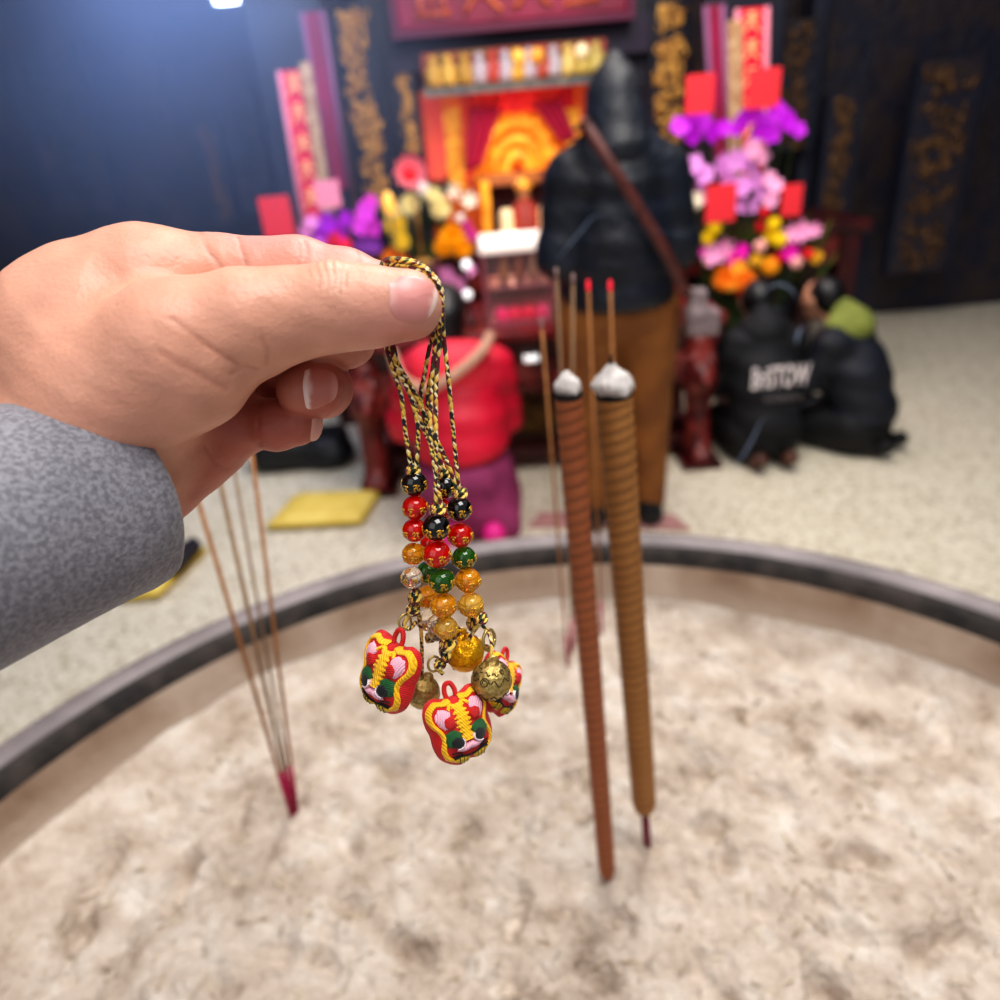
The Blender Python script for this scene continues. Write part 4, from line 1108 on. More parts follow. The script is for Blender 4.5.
# objects on the altar ledge (second table)
YB = 4.1
zl = Yp(520, 246, YB).z
t = thing('altar_ledge_table', 'dark lacquered long table in front of the shrine', 'table', (.3, YB + .15, 0))
xl, xr = Yp(300, 240, YB).x, Yp(860, 240, YB).x
bev(part('tabletop', bme('tabletop', (xl, YB - .12, zl - .06), (xr, YB + .5, zl)), LACQ, t), .01)
part('apron', bme('apron', (xl + .04, YB - .08, zl - .22), (xr - .04, YB - .05, zl - .06)), LACQ2, t)
for x in (xl + .1, xr - .1):
    for y in (YB - .05, YB + .42): part('leg', bme('leg', (x - .05, y - .05, 0), (x + .05, y + .05, zl - .06)), LACQ, t)
p = Yp(526, 238, YB + .1)
t = thing('altar_figurine', 'small red-robed seated figurine between two cream candles', 'figurine', (p.x, YB + .1, zl))
b = MB(); b.lathe([(.0, 0), (.11, 0), (.12, .03), (.085, .14), (.06, .2), (.03, .225)], (p.x, YB + .1, zl), 16); part('robe', b.me('robe'), mat('robe_red', '#b0402c', .6, c2='#8c2a22', nscale=30), t)
b = MB(); b.ball((p.x, YB + .1, zl + .255), (.036, .038, .045), 12, 9); part('head', b.me('head'), mat('figurine_face', '#c98a5c', .5), t)
b = MB(); b.lathe([(.0, .34), (.015, .335), (.03, .305), (.048, .295), (.048, .28), (.03, .275)], (p.x, YB + .1, zl), 12); part('crown', b.me('crown'), GILTB, t)
for q, lab in ((508, 'left cream candle beside the red-robed figurine'), (546, 'right cream candle beside the red-robed figurine')):
    p = Yp(q, 238, YB)
    t = thing('altar_candle', lab, 'candle', (p.x, YB, zl), 'cream candles beside the figurine')
    b = MB(); b.lathe([(.0, 0), (.036, 0), (.038, .02), (.034, .17), (.028, .19), (.0, .195)], (p.x, YB, zl), 16); part('wax', b.me('wax'), mat('candle_wax', '#ffe2b4', .5, emit=.5, emit_col='#ffcf90'), t)
    b = MB(); b.tube([(p.x, YB, zl + .19), (p.x, YB, zl + .215)], .004, 6); part('wick', b.me('wick'), MATS['char'], t)
for q, lab in ((521, 'left silver wine cup in front of the red-robed figurine'), (530, 'middle silver wine cup in front of the red-robed figurine'), (538, 'right silver wine cup in front of the red-robed figurine')):
    p = Yp(q, 240, YB - .07)
    b = MB(); b.lathe([(.0, 0), (.018, 0), (.006, .015), (.02, .03), (.025, .06), (.02, .06), (.0, .035)], (p.x, YB - .07, zl), 16)
    o = part('wine_cup', b.me('wine_cup'), mat('silver', '#f4f4f8', .12, metal=.8), None); tag(o, lab, 'cup', 'silver wine cups')

# front offering table
YT = 3.15; ZT = .70
t = thing('offering_table', 'carved dark red lacquer offering table with lion-paw legs', 'table', (.22, YT + .3, 0))
XL, XR = -.64, 1.02
bev(part('tabletop', bme('tabletop', (XL - .03, YT - .06, ZT - .05), (XR + .03, YT + .62, ZT)), mat('table_red', '#7c1c20', .28, c2='#571218', nscale=7), t), .012)
part('waist', bme('waist', (XL + .05, YT, ZT - .15), (XR - .05, YT + .56, ZT - .05)), LACQ, t)
part('apron', bme('apron', (XL + .02, YT - .02, ZT - .30), (XR - .02, YT + .02, ZT - .15)), LACQ2, t)
relief('apron_carving', (XL + .1, YT - .025, ZT - .29), (XR - .1, YT, ZT - .16), 230, .085, LACQ2, t, 31)
part('lower_panel', bme('lower_panel', (-.2, YT + .08, .1), (.72, YT + .12, ZT - .28)), mat('panel_brown', '#4a2818', .5, c2='#33150f', nscale=8), t)
relief('gilt_panel_carving', (-.15, YT + .075, .16), (.66, YT + .1, ZT - .32), 90, .11, mat('old_gilt', '#7a5a22', .5, metal=.2, c2='#4a2c14', nscale=14), t, 32)
part('stretcher', bme('stretcher', (XL + .05, YT + .02, .06), (XR - .05, YT + .10, .12)), LACQ, t)
for x, sx in ((-.56, -1), (.95, 1)):
    for y, fr in ((YT + .02, 1), (YT + .52, 0)):
        pr = [('c', (x, y, ZT - .14), (x, y - .03, ZT - .30), .075, .085), ('c', (x, y - .03, ZT - .30), (x + .01 * sx, y, .30), .08, .055), ('c', (x + .01 * sx, y, .30), (x + .01 * sx, y - .03, .10), .055, .06), ('c', (x + .01 * sx, y - .02, .06), (x + .01 * sx, y - .08, .05), .065, .05)]
        pr += [('e', (x + .01 * sx + k * .032, y - .12, .045), (.02, .035, .03)) for k in (-1, 0, 1)]
        pr += [('e', (x, y - .10, ZT - .26), (.05, .05, .045)), ('e', (x, y - .14, ZT - .285), (.03, .03, .022)), ('e', (x - .045, y - .08, ZT - .20), (.02, .02, .025)), ('e', (x + .045, y - .08, ZT - .20), (.02, .02, .025))]
        bl = blob('leg', pr, .02, .012, LACQ2, t)
        bl['label'] = 'carved cabriole leg with a lion mask and paw foot'
        part('foot_block', bme('foot_block', (x - .09, y - .17, 0), (x + .09, y + .09, .03)), LACQ, bl)
# clear case with red offerings
lo, hi = (Yp(488, 320, 3.22).x, 3.19, ZT), (Yp(556, 320, 3.22).x, 3.49, 0)
GH = .31
t = thing('offering_case', 'clear glass offering case with white lid on the red table', 'display case', ((lo[0] + hi[0]) / 2, 3.25, ZT))
GLASS = mat('clear_glass', '#f6ecee', .05, trans=.9, ior=1.1, alpha=.35)
b = MB(); x0, x1 = lo[0], hi[0]
for a, c in (((x0, 3.19, ZT), (x1, 3.196, ZT + GH)), ((x0, 3.484, ZT), (x1, 3.49, ZT + GH)), ((x0, 3.19, ZT), (x0 + .006, 3.49, ZT + GH)), ((x1 - .006, 3.19, ZT), (x1, 3.49, ZT + GH))): b.box(a, c)
part('glass_walls', b.me('glass_walls', False), GLASS, t)
b = MB()
for x in (x0, x1):
    for y in (3.19, 3.49): b.box((x - .008, y - .008, ZT), (x + .008, y + .008, ZT + GH))
b.box((x0 - .01, 3.18, ZT), (x1 + .01, 3.50, ZT + .012))
part('rose_frame', b.me('rose_frame', False), mat('rose_frame', '#a0606c', .35, metal=.2), t)
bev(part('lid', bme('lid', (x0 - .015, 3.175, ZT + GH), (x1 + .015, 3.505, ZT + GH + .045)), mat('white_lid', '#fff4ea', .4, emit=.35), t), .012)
part('inner_shelf', bme('inner_shelf', (x0 + .02, 3.21, ZT + .16), (x1 - .02, 3.47, ZT + .168)), MATS['rose_frame'], t)
for k, (fx, c, w) in enumerate(((.22, '#ff2a78', .034), (.42, '#f01850', .036), (.62, '#f0184a', .036), (.82, '#ff4a86', .03))):
    x = x0 + fx * (x1 - x0); b = MB(); b.lathe([(.0, 0), (w * .8, 0), (w, .012), (w * .95, .04), (w * .6, .055), (0, .06)], (x, 3.26, ZT + .012), 14)
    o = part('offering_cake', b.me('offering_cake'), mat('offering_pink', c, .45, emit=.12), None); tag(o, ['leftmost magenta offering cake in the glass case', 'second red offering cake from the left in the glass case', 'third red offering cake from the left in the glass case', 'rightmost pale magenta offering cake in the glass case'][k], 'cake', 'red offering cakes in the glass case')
for k, fx in enumerate((.3, .52, .74)):
    x = x0 + fx * (x1 - x0); b = MB(); b.lathe([(.0, 0), (.02, 0), (.024, .05), (.01, .075), (.012, .095), (0, .1)], (x, 3.33, ZT + .168), 12)
    o = part('oil_jar', b.me('oil_jar'), mat('amber_jar', ('#c88a58', '#b8704c', '#d8b090')[k], .3), None); tag(o, ['left amber jar on the shelf inside the glass case', 'middle reddish jar on the shelf inside the glass case', 'right pale jar on the shelf inside the glass case'][k], 'jar', 'jars in the glass case')
# small bright steel cups left of the case, and the drawer highlight as a glowing tube
for k, (px, py) in enumerate(((467, 276), (468, 304))):
    p = Yp(px, py, 3.2); r = .018
    p2 = Vector((p.x, 3.31 - .05 * k, ZT)); hh = p.z - ZT + .02
    t = thing('oil_lamp', ['taller white oil lamp left of the glass case', 'shorter white oil lamp left of the glass case'][k], 'oil lamp', p2, 'white oil lamps')
    b = MB(); b.lathe([(0, 0), (.026, 0), (.028, .01), (.006, .02), (.006, hh - .02), (.018, hh - .012), (0, hh - .01)], p2, 14); part('stand', b.me('stand'), LACQ, t)
    b = MB(); b.ball(p2 + Vector((0, 0, hh + .008)), .022, 14, 10); part('bulb', b.me('bulb'), mat('lamp_white', '#ffffff', .2, emit=.8), t)
p = Yp(531, 358, YT - .03)
b = MB(); b.tube([(p.x - .032, YT - .035, p.z), (p.x + .032, YT - .035, p.z)], .016, 10)
o = part('drawer_highlight', b.me('drawer_highlight'), MATS['lamp_white'], None); tag(o, 'small white oval highlight, modelled as a glowing tube, on the front of the red table below the glass case', 'highlight')

# couplet boards and banners at both sides
def board(name, label, cat, tl, bl, w, y, m, gm=None, n=6, seed=1, trim=None, group=None):
    a = Yp(*tl, y); c = Yp(*bl, y); h = (a - c).length
    t = thing(name, label, cat, c, group)
    V = [(c.x - w / 2, y, c.z), (c.x + w / 2, y, c.z), (a.x + w / 2, y, a.z), (a.x - w / 2, y, a.z)]
    V += [(v[0], y + .03, v[2]) for v in V]
    bev(part('board', make_me('board', V, [(3, 2, 1, 0), (4, 5, 6, 7), (0, 1, 5, 4), (1, 2, 6, 5), (2, 3, 7, 6), (3, 0, 4, 7)], False), m, t), .008)
    if gm:
        b = MB(); rr = random.Random(seed)
        for i in range(n):
            q = (i + .5) / n; cx = a.x * (1 - q) + c.x * q; cz = a.z * (1 - q) + c.z * q; s = min(w, h / n) * .38
            st = [[(-.8, .35), (.8, .42)], [(-.05, .95), (-.1, .1), (-.85, -.9)], [(0, .2), (.4, -.4), (.95, -.9)]]
            if rr.random() < .6: st.append([(-.5, .85), (.5, .85)])
            if rr.random() < .6: st.append([(-.6, -.3), (.6, -.25)])
            for s_ in st: b.tube([(cx + s * u, y - .004, cz + s * v) for u, v in s_], s * .15, 6, True, 3)
        part('gold_lettering', b.me('gold_lettering'), gm, t)
    if trim:
        b = MB()
        for sx in (-1, 1): b.tube([(a.x + sx * w / 2, y - .005, a.z), (c.x + sx * w / 2, y - .005, c.z)], .014, 6)
        part('trim', b.me('trim'), trim, t)
    return t
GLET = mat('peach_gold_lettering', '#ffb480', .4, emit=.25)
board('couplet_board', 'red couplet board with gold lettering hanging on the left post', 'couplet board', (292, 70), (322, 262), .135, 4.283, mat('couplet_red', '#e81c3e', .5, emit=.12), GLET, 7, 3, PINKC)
board('couplet_strip', 'narrow peach-gold edge strip between the two left banners', 'banner', (304, 62), (331, 235), .06, 4.25, CREAM)
board('banner', 'tall maroon hanging banner beside the left couplet board', 'banner', (312, 12), (340, 190), .10, 4.28, mat('banner_maroon', '#a00a4c', .6, c2='#8a083e', nscale=5), None, 0, 1, mat('dusky_trim', '#8a5a80', .6))
board('banner', 'tall maroon hanging banner left of the right couplet board', 'banner', (714, 5), (722, 180), .085, 4.28, MATS['banner_maroon'], None, 0, 1, MATS['dusky_trim'])
board('couplet_strip', 'narrow peach-gold strip between the right banner and couplet board', 'banner', (736, 20), (736, 180), .075, 4.25, CREAM)
board('couplet_board', 'red couplet board with gold lettering hanging at the right', 'couplet board', (752, 8), (750, 190), .15, 4.283, MATS['couplet_red'], GLET, 7, 8, PINKC)

# ---------------- flowers
def petal_flower(n, rp, w, cup, tip=1.0, center=.16, lip=False):
    b = MB()
    for i in range(n):
        a = 2 * pi * i / n; V = []; Fc = []
        for u in range(6):
            t = u / 5; r = .08 + t * rp; ww = w * sin(pi * min(1, .12 + t * .88) ** tip) ** .8 + .01; z = cup * t * t
            for s in (-1, 0, 1):
                x, y = r, s * ww; V.append((x * cos(a) - y * sin(a), x * sin(a) + y * cos(a), z + .05 * abs(s) + .02 * (i % 2)))
        for u in range(5):
            for s in range(2): k = u * 3 + s; Fc.append((k, k + 1, k + 4, k + 3))
        b.add(V, Fc)
    return b
FL = {}
b = petal_flower(5, .9, .42, .12); FL['orchid'] = b.me('orchid')
b = petal_flower(6, .95, .26, .5); FL['lily'] = b.me('lily')
b = MB()
for ring_ in range(4):
    q = petal_flower(14 - ring_ * 2, .95 - ring_ * .2, .16, .15 + ring_ * .28); b.add([(v[0], v[1], v[2] + ring_ * .1) for v in q.V], q.F)
FL['mum'] = b.me('mum')
b = MB()
for i in range(60):
    z = 1 - 2 * (i + .5) / 60; a = i * 2.39996; r = sqrt(1 - z * z); b.ball((.8 * r * cos(a), .8 * r * sin(a), .8 * z), .26, 6, 4)
FL['pompon'] = b.me('pompon')
b = MB()
for i in range(26):
    a = i * 2.4; r = .15 + .8 * (i / 26); z = .5 - .5 * (i / 26) ** 1.5; q = ball((0, 0, 0), (.34, .12, .3), 8, 5)
    R = Matrix.Rotation(a + 1.57, 3, 'Z'); b.add([tuple(R @ Vector(v) + Vector((r * cos(a) * .8, r * sin(a) * .8, z))) for v in q[0]], q[1])
FL['rose'] = b.me('rose')
b = MB()
V = []; Fc = []
for u in range(7):
    t = u / 6; ww = .22 * sin(pi * (.08 + .9 * t))
    for s in (-1, 0, 1): V.append((s * ww, .25 * t * t, t + .03 * abs(s)))
for u in range(6):
    for s in range(2): k = u * 3 + s; Fc.append((k, k + 1, k + 4, k + 3))
FL['leaf'] = make_me('leaf', V, Fc)
FMAT = {}
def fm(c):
    if c not in FMAT: FMAT[c] = mat('petal_' + c[1:], c, .6, emit=.16)  # petals glow a little in place of light reaching the blooms
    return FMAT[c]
FME = {}
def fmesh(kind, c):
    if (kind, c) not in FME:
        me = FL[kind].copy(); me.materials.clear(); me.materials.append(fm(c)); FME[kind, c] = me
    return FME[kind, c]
def put(t, kind, c, px, py, y, rpx, seed, name=None, face=True):
    p = Yp(px, py, y); s = rpx * pxs_at(p); rr = random.Random(seed)
    q = Vector((rr.uniform(-.5, .5), -1, rr.uniform(-.2, .6))) if face else Vector((rr.uniform(-.8, .8), rr.uniform(-.6, .2), rr.uniform(.2, 1)))
    M = Matrix.Translation(p) @ q.to_track_quat('Z', 'Y').to_matrix().to_4x4() @ Matrix.Rotation(rr.uniform(0, 6), 4, 'Z') @ Matrix.Scale(s, 4)
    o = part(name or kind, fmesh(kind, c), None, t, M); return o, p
def arrangement(name, label, cat, base_px, y, ground_z, pot, pot_r, pot_h, items, leaves, leaf_cols, cards=(), stem_c='#2c5a2a'):
    bp_ = Yp(*base_px, y); base = Vector((bp_.x, y, ground_z))
    t = thing(name, label, cat, base)
    b = MB(); b.lathe([(0, 0), (pot_r * .7, 0), (pot_r * .75, pot_h * .1), (pot_r, pot_h * .6), (pot_r * .9, pot_h), (pot_r * .8, pot_h), (pot_r * .8, pot_h * .8), (0, pot_h * .8)], base, 24)
    part('pot', b.me('pot'), pot, t)
    sb = MB(); rr = random.Random(len(label)); names = {'mum': 'chrysanthemum', 'orchid': 'orchid_bloom', 'lily': 'lily_bloom', 'rose': 'rose_bloom', 'pompon': 'pompon_bloom'}
    i = 0
    for kind, c, pts in items:
        for (px, py, r) in pts:
            i += 1
            o, p = put(t, kind, c, px, py, y - .02 + .05 * rr.uniform(-1, 1), r, i * 7 + len(label), names[kind])
            sb.tube([base + Vector((0, 0, pot_h * .8)), (base + p) / 2 + Vector((rr.uniform(-.03, .03), .05, .05)), p + Vector((0, .02, 0))], .004, 5, True, 4)
    part('stems', sb.me('stems'), mat('stem_' + name, stem_c, .6), t)
    lb = MB()
    for k in range(leaves[0]):
        px = leaves[1] + rr.uniform(-1, 1) * leaves[3]; py = leaves[2] + rr.uniform(-1, 1) * leaves[4]
        p = Yp(px, py, y + .05 + rr.uniform(-.05, .08)); s = rr.uniform(.05, .11)
        d = Vector((p.x - base.x + rr.uniform(-.1, .1), rr.uniform(-.15, .05), abs(p.z - base.z) * .6 + .05)); R = d.to_track_quat('Z', 'Y').to_matrix()
        lb.add([tuple(R @ (Vector(v.co) * s) + p) for v in FL['leaf'].vertices], [tuple(f.vertices) for f in FL['leaf'].polygons])
    part('foliage', lb.me('foliage'), mat('leaf_' + name + str(len(label)), leaf_cols[0], .55, c2=leaf_cols[1], nscale=12), t)
    for (x0, y0, x1, y1, m) in cards:
        lo, hi = bxp(x0, y1, x1, y0, y - .09, .006); part('paper_card', bme('paper_card', lo, hi), m, t)
    return t
POT = mat('glazed_pot', '#5a2430', .3, c2='#3a1820', nscale=9)
POTW = mat('white_pot', '#d8c8cc', .3)
YF = 3.95
arrangement('flower_vase', 'vase of yellow and cream chrysanthemums with pink blossoms left of the shrine', 'flower arrangement', (425, 262), YF, zl if False else ZT, POT, .09, .2, [
    ('mum', '#f2d84a', [(396, 226, 13), (402, 240, 11)]), ('mum', '#f5eab8', [(410, 205, 12), (440, 208, 12), (434, 196, 9), (392, 212, 9)]),
    ('mum', '#f2b010', [(452, 238, 14), (462, 248, 11), (443, 246, 11)]), ('mum', '#f09a20', [(392, 258, 11), (402, 264, 9)]),
    ('rose', '#f5e8e2', [(422, 188, 9), (460, 218, 6)]), ('orchid', '#e08cc0', [(446, 275, 11), (458, 284, 9), (470, 270, 7)]), ('rose', '#d83aa0', [(470, 236, 9), (466, 226, 7)]), ('lily', '#e8d8c0', [(470, 200, 10), (452, 190, 9)])],
    (60, 424, 225, 22, 34), ('#1f2c22', '#2e4028'))
arrangement('orchid_pot', 'pot of purple and magenta orchids with a red paper card left of the vase', 'flower arrangement', (335, 268), YF - .1, ZT, POT, .1, .18, [
    ('orchid', '#b812dc', [(328, 222, 12), (340, 230, 11), (322, 234, 10), (346, 218, 9)]), ('orchid', '#e040d8', [(366, 212, 12), (372, 226, 12), (360, 226, 10), (370, 202, 9)]), ('orchid', '#7a1f9c', [(362, 244, 10), (374, 246, 9)]),
    ('orchid', '#f090d8', [(306, 232, 9), (312, 222, 8), (318, 246, 8)]), ('rose', '#e81a4c', [(332, 240, 11), (344, 246, 10)])],
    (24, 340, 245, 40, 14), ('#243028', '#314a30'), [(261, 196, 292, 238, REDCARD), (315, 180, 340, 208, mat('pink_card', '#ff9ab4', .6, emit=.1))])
p = Yp(411, 172, YF - .15)
t = thing('lotus_lamp', 'pink lotus lamp with a glowing red heart above the yellow flowers', 'lamp', (p.x, p.y, zl))
q = petal_flower(10, .95, .3, .35); R = Vector((0, -1, .15)).to_track_quat('Z', 'Y').to_matrix(); s = 17 * pxs_at(p)
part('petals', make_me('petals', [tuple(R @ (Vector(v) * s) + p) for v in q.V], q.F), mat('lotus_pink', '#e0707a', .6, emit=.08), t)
b = MB(); b.ball(p + Vector((0, -.11, 0)), 7.5 * pxs_at(p), 16, 10); part('red_bulb', b.me('red_bulb'), mat('red_bulb', '#ff0414', .4, emit=1.0), t)
b = MB(); b.tube([p + Vector((0, .03, 0)), (p.x, p.y + .03, zl)], .008, 8); b.lathe([(0, 0), (.05, 0), (.045, .015), (0, .02)], (p.x, p.y + .02, zl), 16); part('stand', b.me('stand'), GILT, t)
p = Yp(389, 204, YF - .1); b = MB(); b.lathe([(0, -.05), (.02, -.045), (.028, -.01), (.026, .03), (.012, .055), (0, .058)], p, 14); 
t = thing('candle_lamp', 'small amber electric candle left of the pink lotus lamp', 'lamp', (p.x, p.y, ZT)); part('amber_bulb', b.me('amber_bulb'), mat('candle_glow', '#ffcf70', .4, emit=.9, emit_col='#ffb840'), t)
b = MB(); b.tube([p + Vector((0, 0, -.045)), (p.x, p.y, ZT + .02)], .006, 6); b.lathe([(0, 0), (.04, 0), (.035, .02), (0, .02)], (p.x, p.y, ZT), 12); part('stand', b.me('stand'), BLACKW, t)
YG = 3.8
arrangement('flower_stand', 'tall stand of purple orchids, pink orchids and bright mixed flowers with red cards at right', 'flower arrangement', (745, 300), YG, 0, POT, .16, .42, [
    ('orchid', '#c412dc', [(680, 126, 11), (692, 134, 12), (702, 122, 11), (712, 132, 11), (690, 120, 9), (724, 128, 9), (742, 120, 11), (754, 112, 11), (766, 122, 13), (778, 112, 11), (788, 122, 11), (760, 132, 12), (772, 134, 10), (798, 130, 9), (735, 130, 8)]),
    ('orchid', '#e090dc', [(694, 164, 11), (704, 174, 11), (722, 164, 12), (736, 160, 12), (748, 166, 11), (728, 180, 11), (742, 186, 11), (754, 180, 11), (762, 192, 9), (700, 188, 9), (738, 204, 10), (750, 206, 9)]),
    ('orchid', '#f2a4cc', [(752, 148, 11), (762, 156, 9), (768, 178, 9), (776, 186, 9), (770, 200, 9), (706, 198, 8)]),
    ('pompon', '#f6d410', [(714, 228, 7), (708, 238, 7), (774, 224, 7), (770, 236, 8), (780, 240, 7)]), ('pompon', '#f2a010', [(770, 266, 9)]),
    ('mum', '#f0962a', [(724, 278, 13), (744, 280, 13), (734, 272, 11)]), ('mum', '#ffc850', [(738, 268, 9), (730, 284, 8)]),
    ('lily', '#f0a0cc', [(712, 254, 12), (724, 250, 12), (802, 232, 12), (792, 234, 10), (814, 230, 8)]), ('rose', '#f4b8b0', [(760, 246, 8), (796, 262, 8), (708, 262, 7)]),
    ('orchid', '#f010b8', [(736, 258, 11), (742, 250, 8), (790, 252, 10), (700, 250, 6)]), ('rose', '#e0182c', [(778, 258, 8), (808, 254, 7), (742, 292, 9), (762, 226, 8), (764, 212, 8)]), ('mum', '#e8c040', [(814, 258, 8), (756, 260, 7)]),
    ('rose', '#f3ead0', [(696, 204, 8), (698, 196, 7)])],
    (90, 762, 262, 62, 30), ('#2c5230', '#7a8a2a'), [(686, 74, 714, 114, REDCARD), (748, 68, 780, 108, REDCARD), (706, 184, 736, 222, REDCARD), (782, 184, 802, 216, REDCARD)], '#3a4a24')

# ---------------- things on the floor
def cushion(label, corners, h, m, group):
    c = sum((Gz(*q, 0) for q in corners), Vector()) / 4; V = []; Fc = []; n = 10
    P = [Gz(*q, 0) for q in corners]
    for s in (0, 1):
        for j in range(n + 1):
            for i in range(n + 1):
                u, v = i / n, j / n; p = (P[0] * (1 - u) + P[1] * u) * (1 - v) + (P[3] * (1 - u) + P[2] * u) * v
                e = min(1, min(u, 1 - u, v, 1 - v) * 8) ** .5
                V.append((p.x, p.y, h * (.45 + .55 * e) if s else h * (.2 - .2 * e)))
    k = (n + 1) ** 2
    for j in range(n):
        for i in range(n):
            a = j * (n + 1) + i; Fc.append((a, a + 1, a + n + 2, a + n + 1)); Fc.append((k + a, k + a + n + 1, k + a + n + 2, k + a + 1))
    rim = [i for i in range(n)] + [n + j * (n + 1) for j in range(n)] + [n * (n + 1) + n - i for i in range(n)] + [(n - j) * (n + 1) for j in range(n)]
    for i in range(len(rim)): a, b_ = rim[i], rim[(i + 1) % len(rim)]; Fc.append((a, b_, k + b_, k + a))
    t = thing('kneeling_cushion', label, 'cushion', (c.x, c.y, 0), group)
    part('pad', make_me('pad', V, Fc), m, t)
    b = MB(); pts = [Vector(V[k + r]) * 1 for r in rim]; pts = [Vector((p.x, p.y, h * .42)) for p in pts]; b.tube(pts + pts[:1], .007, 6); part('piping', b.me('piping'), mat('piping_gold', '#b99a2a', .6), t)
YC = mat('yellow_vinyl', '#e6cd6c', .5, c2='#dcc05c', nscale=8)
cushion('flat yellow kneeling cushion on the floor in front of the red kneeling worshipper', [(268, 532), (362, 527), (381, 497), (297, 500)], .055, YC, 'yellow kneeling cushions')
cushion('flat yellow kneeling cushion beside the grey sleeve with a black shoe on it', [(122, 604), (160, 600), (208, 553), (168, 556)], .05, YC, 'yellow kneeling cushions')
p = Gz(186, 562, .05)
blob_t = thing('shoe', 'small black shoe on the yellow cushion beside the grey sleeve', 'shoe', (p.x, p.y, .05))
blob('upper', [('c', (p.x - .03, p.y - .05, .085), (p.x + .0, p.y + .1, .075), .035, .028), ('c', (p.x - .03, p.y - .05, .085), (p.x - .03, p.y - .06, .13), .035, .03)], .03, .008, BLACKW, blob_t)
blob('sole', [('c', (p.x - .03, p.y - .05, .06), (p.x, p.y + .1, .06), .04, .034)], .01, .008, MATS['char'], blob_t, lambda P, d: np.maximum(d, np.abs(P[:, 2] - .058) - .008))
# black bag on the floor under the table
p = Gz(298, 476, 0)
t = thing('duffel_bag', 'soft black bag lying on the floor behind the yellow cushion', 'bag', (p.x, p.y + .15, 0))
bagm = mat('black_nylon', '#0c0d12', .5, c2='#16171d', nscale=30, bump=.5, bscale=30)
blob('bag_body', [('b', (p.x, p.y + .17, .085), (.24, .14, .08), .06), ('e', (p.x - .1, p.y + .16, .13), (.13, .12, .08)), ('e', (p.x + .17, p.y + .12, .06), (.11, .11, .055))], .07, .016, bagm, t)
b = MB(); b.tube([(p.x - .14, p.y + .06, .15), (p.x - .08, p.y + .02, .24), (p.x + .05, p.y + .02, .23), (p.x + .1, p.y + .07, .13)], .013, 8, True, 6); part('handle', b.me('handle'), bagm, t)
# faded red mat
pts = [Gz(528, 528), Gz(690, 531), Gz(672, 516), Gz(540, 514)]
b = MB(); b.add([(v.x, v.y, .001) for v in pts] + [(v.x, v.y, .012) for v in pts], [(3, 2, 1, 0), (4, 5, 6, 7), (0, 1, 5, 4), (1, 2, 6, 5), (2, 3, 7, 6), (3, 0, 4, 7)])
o = part('floor_mat', b.me('floor_mat', False), mat('dusty_rose_mat', '#b88a86', .9, c2='#a87876', nscale=30), None); tag(o, 'faded dusty-rose mat under the standing worshipper', 'mat')

# ================================================================== PEOPLE
SKINP = mat('skin_tone', '#d09a7c', .5)
HAIR = mat('black_hair', '#0b0a0d', .4, bump=.6, bscale=60)
def Tp(prims, o, yaw=0):
    c, s = cos(yaw), sin(yaw)
    f = lambda p: (o[0] + p[0] * c - p[1] * s, o[1] + p[0] * s + p[1] * c, o[2] + p[2])
    Rz = np.array(((c, -s, 0), (s, c, 0), (0, 0, 1)))
    out = []
    for p in prims:
        if p[0] == 'c': out.append(('c', f(p[1]), f(p[2]), p[3], p[4]))
        elif p[0] == 'e': out.append(('e', f(p[1]), p[2], Rz if len(p) < 4 else Rz @ np.asarray(p[3])))
        else: out.append(('b', f(p[1]), p[2], p[3]))
    return out
def chain(*pts): return [('c', pts[i][:3], pts[i + 1][:3], pts[i][3], pts[i + 1][3]) for i in range(len(pts) - 1)]
def hand_prims(w, d, side, up=(0, 0, 1)):
    """palm, four fingers and a thumb from wrist w pointing along d"""
    w = Vector(w); d = Vector(d).normalized(); u = Vector(up); s = d.cross(u).normalized() * side; n = s.cross(d).normalized()
    pr = [('c', tuple(w), tuple(w + d * .07), .026, .034)]
    for k, L in ((-1.5, .075), (-.5, .088), (.5, .082), (1.5, .064)):
        b = w + d * .075 + s * (k * .017); m_ = b + d * L * .5 + n * .006; e = b + d * L - n * .012
        pr += [('c', tuple(b), tuple(m_), .0095, .009), ('c', tuple(m_), tuple(e), .009, .0075)]
    b = w + d * .025 - s * .026; m_ = b + d * .035 - s * .022; e = m_ + d * .035 - s * .004
    return pr + [('c', tuple(b), tuple(m_), .014, .011), ('c', tuple(m_), tuple(e), .011, .0085)]
def head_prims(c, f, s=1.0):
    """head with nose, brow, mouth and ears; c head centre, f facing (unit)"""
    c = Vector(c); f = Vector(f).normalized(); up = Vector((0, 0, 1)); up = (up - f * up.dot(f)).normalized(); r = f.cross(up)
    g = lambda a, b_, h: tuple(c + r * a * s + f * b_ * s + up * h * s)
    return [('e', tuple(c), (.078 * s, .092 * s, .108 * s), np.array((list(r), list(f), list(up))).T), ('c', g(0, .06, -.07), g(0, .03, -.03), .045 * s, .05 * s), ('c', g(0, .09, .012), g(0, .108, -.018), .009 * s, .014 * s),
            ('c', g(-.03, .085, .02), g(.03, .085, .02), .014 * s, .014 * s), ('c', g(-.018, .094, -.052), g(.018, .094, -.052), .008 * s, .008 * s), ('e', g(-.078, .0, .0), (.012 * s, .02 * s, .03 * s)), ('e', g(.078, 0, 0), (.012 * s, .02 * s, .03 * s))]

